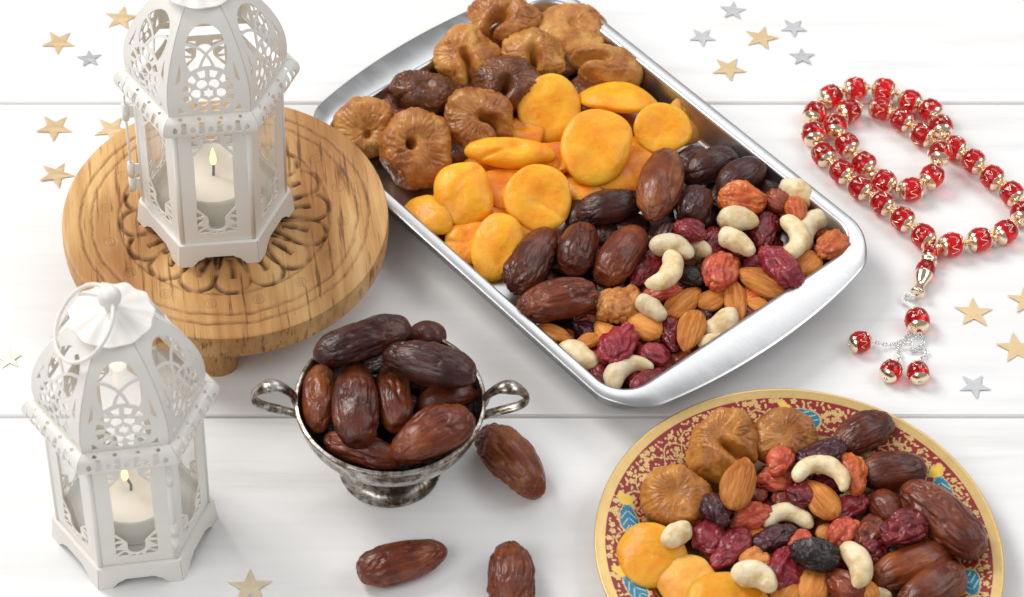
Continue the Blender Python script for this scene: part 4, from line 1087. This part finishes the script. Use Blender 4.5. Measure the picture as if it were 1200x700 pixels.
# a lower layer that only shows in the gaps
WORD = {'dark': 'dark purple', 'deepred': 'deep red', 'brown': 'red-brown', 'orange': 'orange', 'pink': 'pinkish'}
for k, (u, v, m_) in enumerate([(760, 300, 'dark'), (800, 330, 'deepred'), (838, 330, 'brown'), (872, 320, 'deepred'), (870, 275, 'brown'), (905, 285, 'deepred'), (940, 290, 'brown'), (960, 300, 'deepred'), (740, 400, 'brown'), (770, 395, 'deepred'), (820, 375, 'dark'), (850, 350, 'brown'),
                                (900, 345, 'brown'), (690, 405, 'deepred'), (720, 435, 'dark'), (745, 440, 'deepred'), (775, 430, 'brown'), (690, 372, 'brown'), (730, 372, 'deepred'), (950, 262, 'brown'), (830, 290, 'deepred'), (930, 262, 'deepred'), (806, 405, 'brown'), (850, 262, 'dark'), (975, 285, 'orange'), (920, 330, 'pink'), (880, 345, 'orange'), (835, 395, 'pink'), (790, 300, 'pink'), (915, 248, 'orange'), (700, 420, 'pink'), (660, 398, 'brown'), (765, 340, 'brown'), (855, 310, 'orange'), (940, 310, 'deepred'), (780, 450, 'deepred'), (960, 270, 'pink'), (875, 365, 'deepred'), (905, 262, 'brown'), (926, 300, 'orange'), (945, 242, 'deepred'), (984, 268, 'brown'), (966, 312, 'deepred'), (888, 250, 'deepred'), (862, 296, 'deepred'), (815, 276, 'brown'), (745, 325, 'deepred'), (775, 372, 'orange'), (858, 282, 'brown'), (880, 270, 'deepred')]):
    an = k * 2.4
    raisin(m_, WORD[m_] + ' wrinkled raisin of the bottom layer in the tray, barely showing between the nuts', u - 15 * math.cos(an), v - 11 * math.sin(an), u + 15 * math.cos(an), v + 11 * math.sin(an), 28, hf=.6, seed=200 + k, tol=.5, zmax=1.35)
raisin('brown', 'red-brown raisin behind the orange one at the far rim', 896, 228, 924, 244, 27, seed=101)
cashew('cashew lying along the far tray rim', [(914, 219), (933, 224), (946, 242)], 26, fl, 301, gc)
raisin('deepred', 'deep red raisin under the upright dark date', 788, 262, 824, 277, 32, seed=105)
raisin('deepred', 'deep red raisin left of the knobby cashew', 844, 264, 831, 304, 30, seed=106)
raisin('magenta', 'small red raisin under the magenta one', 872, 304, 898, 313, 26, seed=123)
raisin('deepred', 'deep red raisin under the crescent cashew', 770, 290, 740, 340, 32, seed=113)
cashew('cashew half hidden behind the crescent cashew', [(764, 293), (786, 287), (808, 302)], 25, fl, 302, gc)
cashew('small cashew end between raisins left of the pink raisin', [(806, 296), (818, 291), (828, 300)], 20, fl, 313, gc)
raisin('amber', 'amber crumbly raisin above the black one', 794, 304, 824, 308, 23, seed=111)
raisin('dark', 'small dark raisin left of the pink oval one', 814, 309, 833, 323, 22, seed=122)
raisin('amber', 'large amber raisin beside the lowest date', 698, 372, 750, 344, 42, seed=114)
cashew('cashew peeping out above the wide almond', [(746, 351), (764, 361), (778, 374)], 25, fl, 311, gc)
raisin('dark', 'black raisin below the lowest date', 673, 380, 704, 393, 26, seed=115)
almond('almond at the near rim below the lowest date', 627, 384, 670, 397, 24, seed=408)
almond('smooth light almond left of the wide one', 722, 404, 699, 377, 27, seed=407, mat=ALM2)
almond('small almond behind the cashew at the near rim', 703, 395, 673, 405, 20, seed=409)
almond('almond by the right end of the tray, under the cashews', 957, 296, 929, 324, 36, seed=410)
cashew('large cashew in the right corner of the tray', [(983, 254), (952, 260), (947, 294)], 27, fl, 306, gc)
raisin('orange', 'ragged orange raisin in the right corner of the tray', 956, 300, 996, 275, 36, seed=109)
raisin('orange', 'slim reddish raisin left of the large corner cashew', 929, 231, 936, 262, 24, seed=103)
raisin('orange', 'big orange translucent raisin next to the dark dates', 840, 230, 896, 238, 40, seed=101)
cashew('short cashew below the big orange raisin', [(846, 263), (866, 257), (887, 265)], 28, fl, 303, gc)
raisin('deepred', 'upright deep red raisin between two cashews', 901, 243, 892, 292, 30, seed=104)
cashew('crescent cashew opening to the left near the right corner', [(914, 257), (937, 276), (915, 299)], 26, fl, 305, gc)
cashew('knobby cashew in the middle of the nuts', [(842, 275), (862, 282), (882, 298)], 27, fl, 304, gc)
raisin('black', 'black raisin under the pink oval one', 790, 317, 824, 332, 30, seed=110)
raisin('pink', 'orange-red raisin lying below the crescent cashew', 750, 349, 802, 337, 27, seed=112)
raisin('magenta', 'magenta raisin lying over the big almond', 894, 289, 934, 337, 40, seed=108)
raisin('pink', 'pink-orange oval raisin in the centre of the nuts', 853, 296, 836, 340, 38, seed=107)
almond('big almond with a pale chip in the centre right', 920, 343, 864, 317, 36, seed=401)
almond('small orange almond wedged at the end lip', 901, 361, 871, 351, 20, seed=411, mat=ALM2)
almond('small almond lying slanted below the pink oval raisin', 818, 361, 850, 342, 27, seed=404)
cashew('cashew under the upright almond', [(850, 364), (842, 384), (820, 384)], 29, fl, 310, gc)
cashew('cashew at the very bottom of the end lip, mostly covered', [(818, 404), (832, 401), (846, 394)], 21, fl, 312, gc)
almond('upright slim almond next to the end lip', 858, 329, 866, 380, 27, seed=402)
raisin('deepred', 'deep red raisin standing between the almonds', 784, 371, 791, 412, 26, seed=117)
almond('wide flat almond in the lower middle', 776, 391, 728, 371, 38, seed=406, mat=ALM2)
almond('upright wide almond in front of the covered cashew', 817, 363, 801, 413, 32, seed=405)
almond('almond pointing up to the right above the upright wide one', 781, 373, 821, 337, 31, seed=403)
cashew('bright crescent cashew in front of the dates', [(780, 296), (787, 319), (756, 332)], 22, fl, 321, gc)
raisin('magenta', 'large deep red raisin beside the bottom cashews', 740, 380, 710, 428, 38, seed=116)
raisin('magenta', 'red raisin right of the large deep red one', 744, 411, 786, 416, 30, seed=118)
raisin('brown', 'small brown raisin against the end lip', 784, 431, 809, 413, 21, seed=119)
raisin('deepred', 'deep red raisin in the bottom corner of the tray', 691, 436, 718, 452, 30, seed=120)
raisin('deepred', 'deep red raisin under the bottom crescent cashew', 738, 457, 784, 436, 30, seed=121)
cashew('plump cashew against the near rim', [(661, 402), (678, 418), (702, 424)], 28, fl, 308, gc)
cashew('crescent cashew in the bottom corner of the tray', [(723, 457), (732, 429), (765, 432)], 23, fl, 309, gc)

# ------------------------------------------------------------------ dates in the silver bowl and loose on the table
PROX.clear(); g = 'dates in the silver bowl'
date('dark', 'date deep in the bowl, only seen through gaps', 400, 470, 500, 480, 46, z=3.3, seed=921)
date('dark', 'date deep in the bowl, only seen through gaps', 420, 430, 530, 450, 46, z=3.6, seed=922)
date('brown', 'date at the back of the bowl, only its end showing', 480, 386, 524, 398, 34, z=4.6, seed=901)
date('red', 'date flat at the front of the bowl below the others', 378, 512, 472, 541, 40, z=3.9, seed=902)
date('red', 'date behind the large front right date in the bowl', 488, 476, 560, 456, 36, z=4.3, seed=903)
date('amber', 'amber date at the left wall of the bowl', 376, 427, 372, 505, 40, z=4.4, seed=904)
date('red', 'date standing in the middle of the bowl', 456, 424, 467, 507, 44, z=4.6, seed=905)
date('brown', 'plump brown date left of the middle in the bowl', 416, 423, 420, 524, 56, z=4.9, seed=906)
date('red', 'large reddish date at the front right of the bowl', 459, 532, 559, 480, 56, z=5.0, seed=907)
date('dark', 'dark wrinkled date topmost at the back left of the bowl', 368, 417, 484, 380, 50, z=5.9, seed=908)
date('dark', 'dark wrinkled date lying across the right side of the bowl', 450, 414, 562, 440, 52, z=6.0, seed=909)
g = 'loose dates on the table'
date('amber', 'loose amber date lying just right of the bowl', 566, 499, 634, 577, 58, seed=911, fl=0)
date('red', 'loose wrinkled date lying below the bowl', 522, 644, 416, 672, 50, seed=912, fl=0)
date('red', 'loose date cut off by the bottom edge', 600, 634, 598, 724, 58, seed=913, fl=0)

# ------------------------------------------------------------------ the heap on the painted plate
PROX.clear(); pf = .30
g = 'figs on the plate'
fig('olive', 'fan shaped olive-brown fig at the left of the plate', 792, 584, 84, 74, 46, (-.2, .4, .9), 10, .35, seed=501, fl=pf + .4, g=g)
fig('olive', 'tall folded olive-brown fig at the back left of the plate', 848, 524, 74, 94, 50, (-.2, .3, .93), -10, .4, seed=502, fl=pf + .4, g=g, slit=-35)
fig('brown', 'round brown fig at the back of the plate', 920, 514, 72, 64, 50, (.15, .3, .93), 20, .4, seed=503, fl=pf + .4, g=g)
g = 'dates on the plate'
date('brown', 'slender date at the back right of the plate, pointing to the rim', 972, 530, 1048, 487, 44, seed=511, fl=pf + .5, g=g)
date('red', 'short date half hidden between the raisins and the large date', 1058, 614, 1020, 576, 38, seed=516, fl=pf + .3, g=g)
date('brown', 'date lying sideways below the slender one', 1002, 557, 1092, 545, 46, seed=512, fl=pf + .5, g=g)
date('red', 'largest date at the right of the plate', 1062, 570, 1150, 646, 60, seed=513, fl=pf + .6, g=g)
date('amber', 'date with a dark scar in the lower right of the plate', 1018, 682, 1116, 640, 48, seed=514, fl=pf + .4, g=g)
date('red', 'date at the bottom right of the plate, cut by the picture edge', 1046, 726, 1134, 664, 56, seed=515, fl=pf + .6, g=g)
g = 'apricots on the plate'
apr('orange', 'bright apricot at the left rim of the plate', 764, 655, 92, 78, 20, (-.1, .45, .88), -38, .3, seed=521, fl=pf + .4, g=g)
apr('pale', 'speckled pale apricot behind the front one on the plate', 806, 684, 76, 72, 19, (-.1, .5, .85), -20, .2, seed=522, fl=pf + .4, g=g)
apr('orange', 'front apricot on the plate, cut by the picture edge', 852, 704, 96, 76, 17, (0, .5, .85), -10, .15, seed=523, fl=pf + .5, g=g)
g = 'raisins on the plate'
for k, (u, v, m_) in enumerate([(850, 600, 'dark'), (880, 620, 'brown'), (905, 600, 'deepred'), (930, 610, 'deepred'), (960, 620, 'brown'), (990, 600, 'deepred'), (900, 650, 'brown'), (930, 660, 'deepred'), (960, 670, 'brown'), (990, 650, 'deepred'), (1020, 660, 'dark'), (860, 640, 'deepred'), (885, 680, 'brown'), (930, 690, 'brown'), (980, 700, 'brown'),
                                (900, 560, 'brown'), (940, 560, 'deepred'), (970, 570, 'deepred'), (1000, 620, 'brown'), (1040, 650, 'dark'), (840, 640, 'brown'), (820, 620, 'deepred'), (1000, 700, 'brown'), (880, 590, 'brown')]):
    an = k * 2.4
    raisin(m_, WORD[m_] + ' wrinkled raisin of the lower layer on the plate, barely showing', u - 16 * math.cos(an), v - 12 * math.sin(an), u + 16 * math.cos(an), v + 12 * math.sin(an), 32, hf=.8, seed=600 + k, fl=pf, g=g, tol=.5, zmax=1.4)
PLF = pf + .75
def P_(f, *a, **k): return f(*a, fl=PLF, **k)
P_(raisin, 'brown', 'small brown raisin right of the pointed almond', 878, 583, 900, 580, 18, seed=624, g=g)
P_(raisin, 'brown', 'reddish brown raisin below the pink raisin pair', 902, 587, 934, 584, 24, seed=621, g=g)
P_(raisin, 'deepred', 'deep red raisin under the left end of the arched cashew', 928, 570, 950, 594, 32, seed=622, g=g)
P_(raisin, 'dark', 'large dark purple raisin between the round fig and the arched cashew', 936, 542, 990, 520, 40, seed=608, g=g)
P_(raisin, 'pink', 'small pink raisin leaning on the round fig', 906, 554, 921, 526, 30, seed=606, g=g)
P_(raisin, 'orange', 'ragged orange-red raisin beside the sideways date', 995, 530, 1003, 578, 34, seed=609, g=g)
P_(almond, 'orange almond end under the pink raisin', 900, 626, 868, 630, 22, seed=707, g='almonds on the plate', mat=ALM2)
P_(raisin, 'amber', 'amber raisin below the long red one', 868, 666, 902, 648, 38, seed=618, g=g)
P_(raisin, 'pink', 'pink raisin beside the nub cashew', 790, 602, 822, 613, 24, seed=619, g=g)
P_(raisin, 'dark', 'dark purple raisin beside the fan shaped fig', 829, 578, 849, 616, 35, seed=601, g=g)
P_(raisin, 'pink', 'pink-red raisin in front of the small pink one', 885, 562, 932, 562, 36, seed=607, g=g)
almond('pointed almond standing before the tall fig', 857, 597, 875, 535, 40, seed=701, g='almonds on the plate', fl=PLF + 1.1)
P_(raisin, 'magenta', 'long magenta raisin in front of the short date', 970, 606, 1020, 583, 30, seed=610, g=g)
P_(raisin, 'pink', 'pink-red raisin between the middle cashew and the black raisin', 922, 642, 952, 626, 26, seed=623, g=g)
P_(almond, 'small orange almond end behind the black raisin', 958, 632, 982, 615, 23, seed=705, g='almonds on the plate', mat=ALM2)
P_(raisin, 'deepred', 'small deep red raisin left of the scarred date', 1012, 656, 1038, 635, 28, seed=614, g=g)
P_(raisin, 'brown', 'amber-brown raisin right of the pink one', 1032, 602, 1006, 644, 34, seed=612, g=g)
P_(raisin, 'pink', 'pink raisin in the centre right of the plate', 1004, 604, 978, 640, 36, seed=611, g=g)
P_(raisin, 'magenta', 'long red raisin above the amber one', 876, 622, 836, 664, 33, seed=604, g=g)
P_(raisin, 'magenta', 'deep red raisin right of the nub cashew', 842, 612, 819, 650, 38, seed=603, g=g)
P_(raisin, 'pink', 'pink-orange raisin below the pointed almond', 854, 616, 902, 597, 37, seed=605, g=g)
cashew('cashew partly hidden behind the front apricot on the plate', [(862, 680), (884, 674), (902, 694)], 30, PLF, 805, 'cashews on the plate')
cashew('sliver of a cashew at the bottom edge of the plate', [(1016, 704), (1030, 697), (1044, 702)], 20, PLF, 806, 'cashews on the plate')
almond('almond at the bottom edge left of its twin', 910, 710, 940, 674, 33, seed=704, fl=PLF, g='almonds on the plate', mat=ALM2)
almond('almond end showing behind the half cashew at the bottom', 1024, 702, 1005, 678, 26, seed=706, fl=PLF, g='almonds on the plate', mat=ALM2)
P_(raisin, 'brown', 'brown glassy raisin at the bottom edge', 972, 670, 1014, 708, 34, seed=620, g=g)
almond('bright almond in the middle of the bottom edge', 948, 708, 959, 659, 38, seed=703, fl=PLF, g='almonds on the plate', mat=ALM2)
P_(raisin, 'magenta', 'large red raisin below the dark purple one in the middle', 930, 640, 903, 690, 44, seed=616, g=g)
cashew('cashew curved over in the middle of the plate', [(899, 618), (924, 600), (948, 619)], 23, PLF, 802, 'cashews on the plate')
P_(raisin, 'dark', 'dark purple raisin lying against the middle cashew', 884, 642, 934, 619, 32, seed=615, g=g)
P_(raisin, 'deepred', 'big deep purple-red raisin before the largest date', 1034, 635, 1090, 605, 44, seed=613, g=g)
P_(raisin, 'black', 'black curly raisin in the lower middle of the plate', 928, 645, 982, 655, 40, seed=617, g=g)
almond('almond under the arched cashew', 978, 606, 946, 564, 38, seed=702, fl=PLF, g='almonds on the plate')
cashew('arched cashew topmost behind the almond on the plate', [(935, 565), (960, 544), (986, 576)], 24, PLF, 801, 'cashews on the plate')
cashew('split cashew half with its flat face up, lower right', [(985, 641), (1008, 662), (1001, 687)], 25, PLF, 804, 'cashews on the plate')
cashew('small nub of a cashew on the left apricot', [(784, 640), (793, 627), (810, 619)], 27, PLF, 803, 'cashews on the plate')
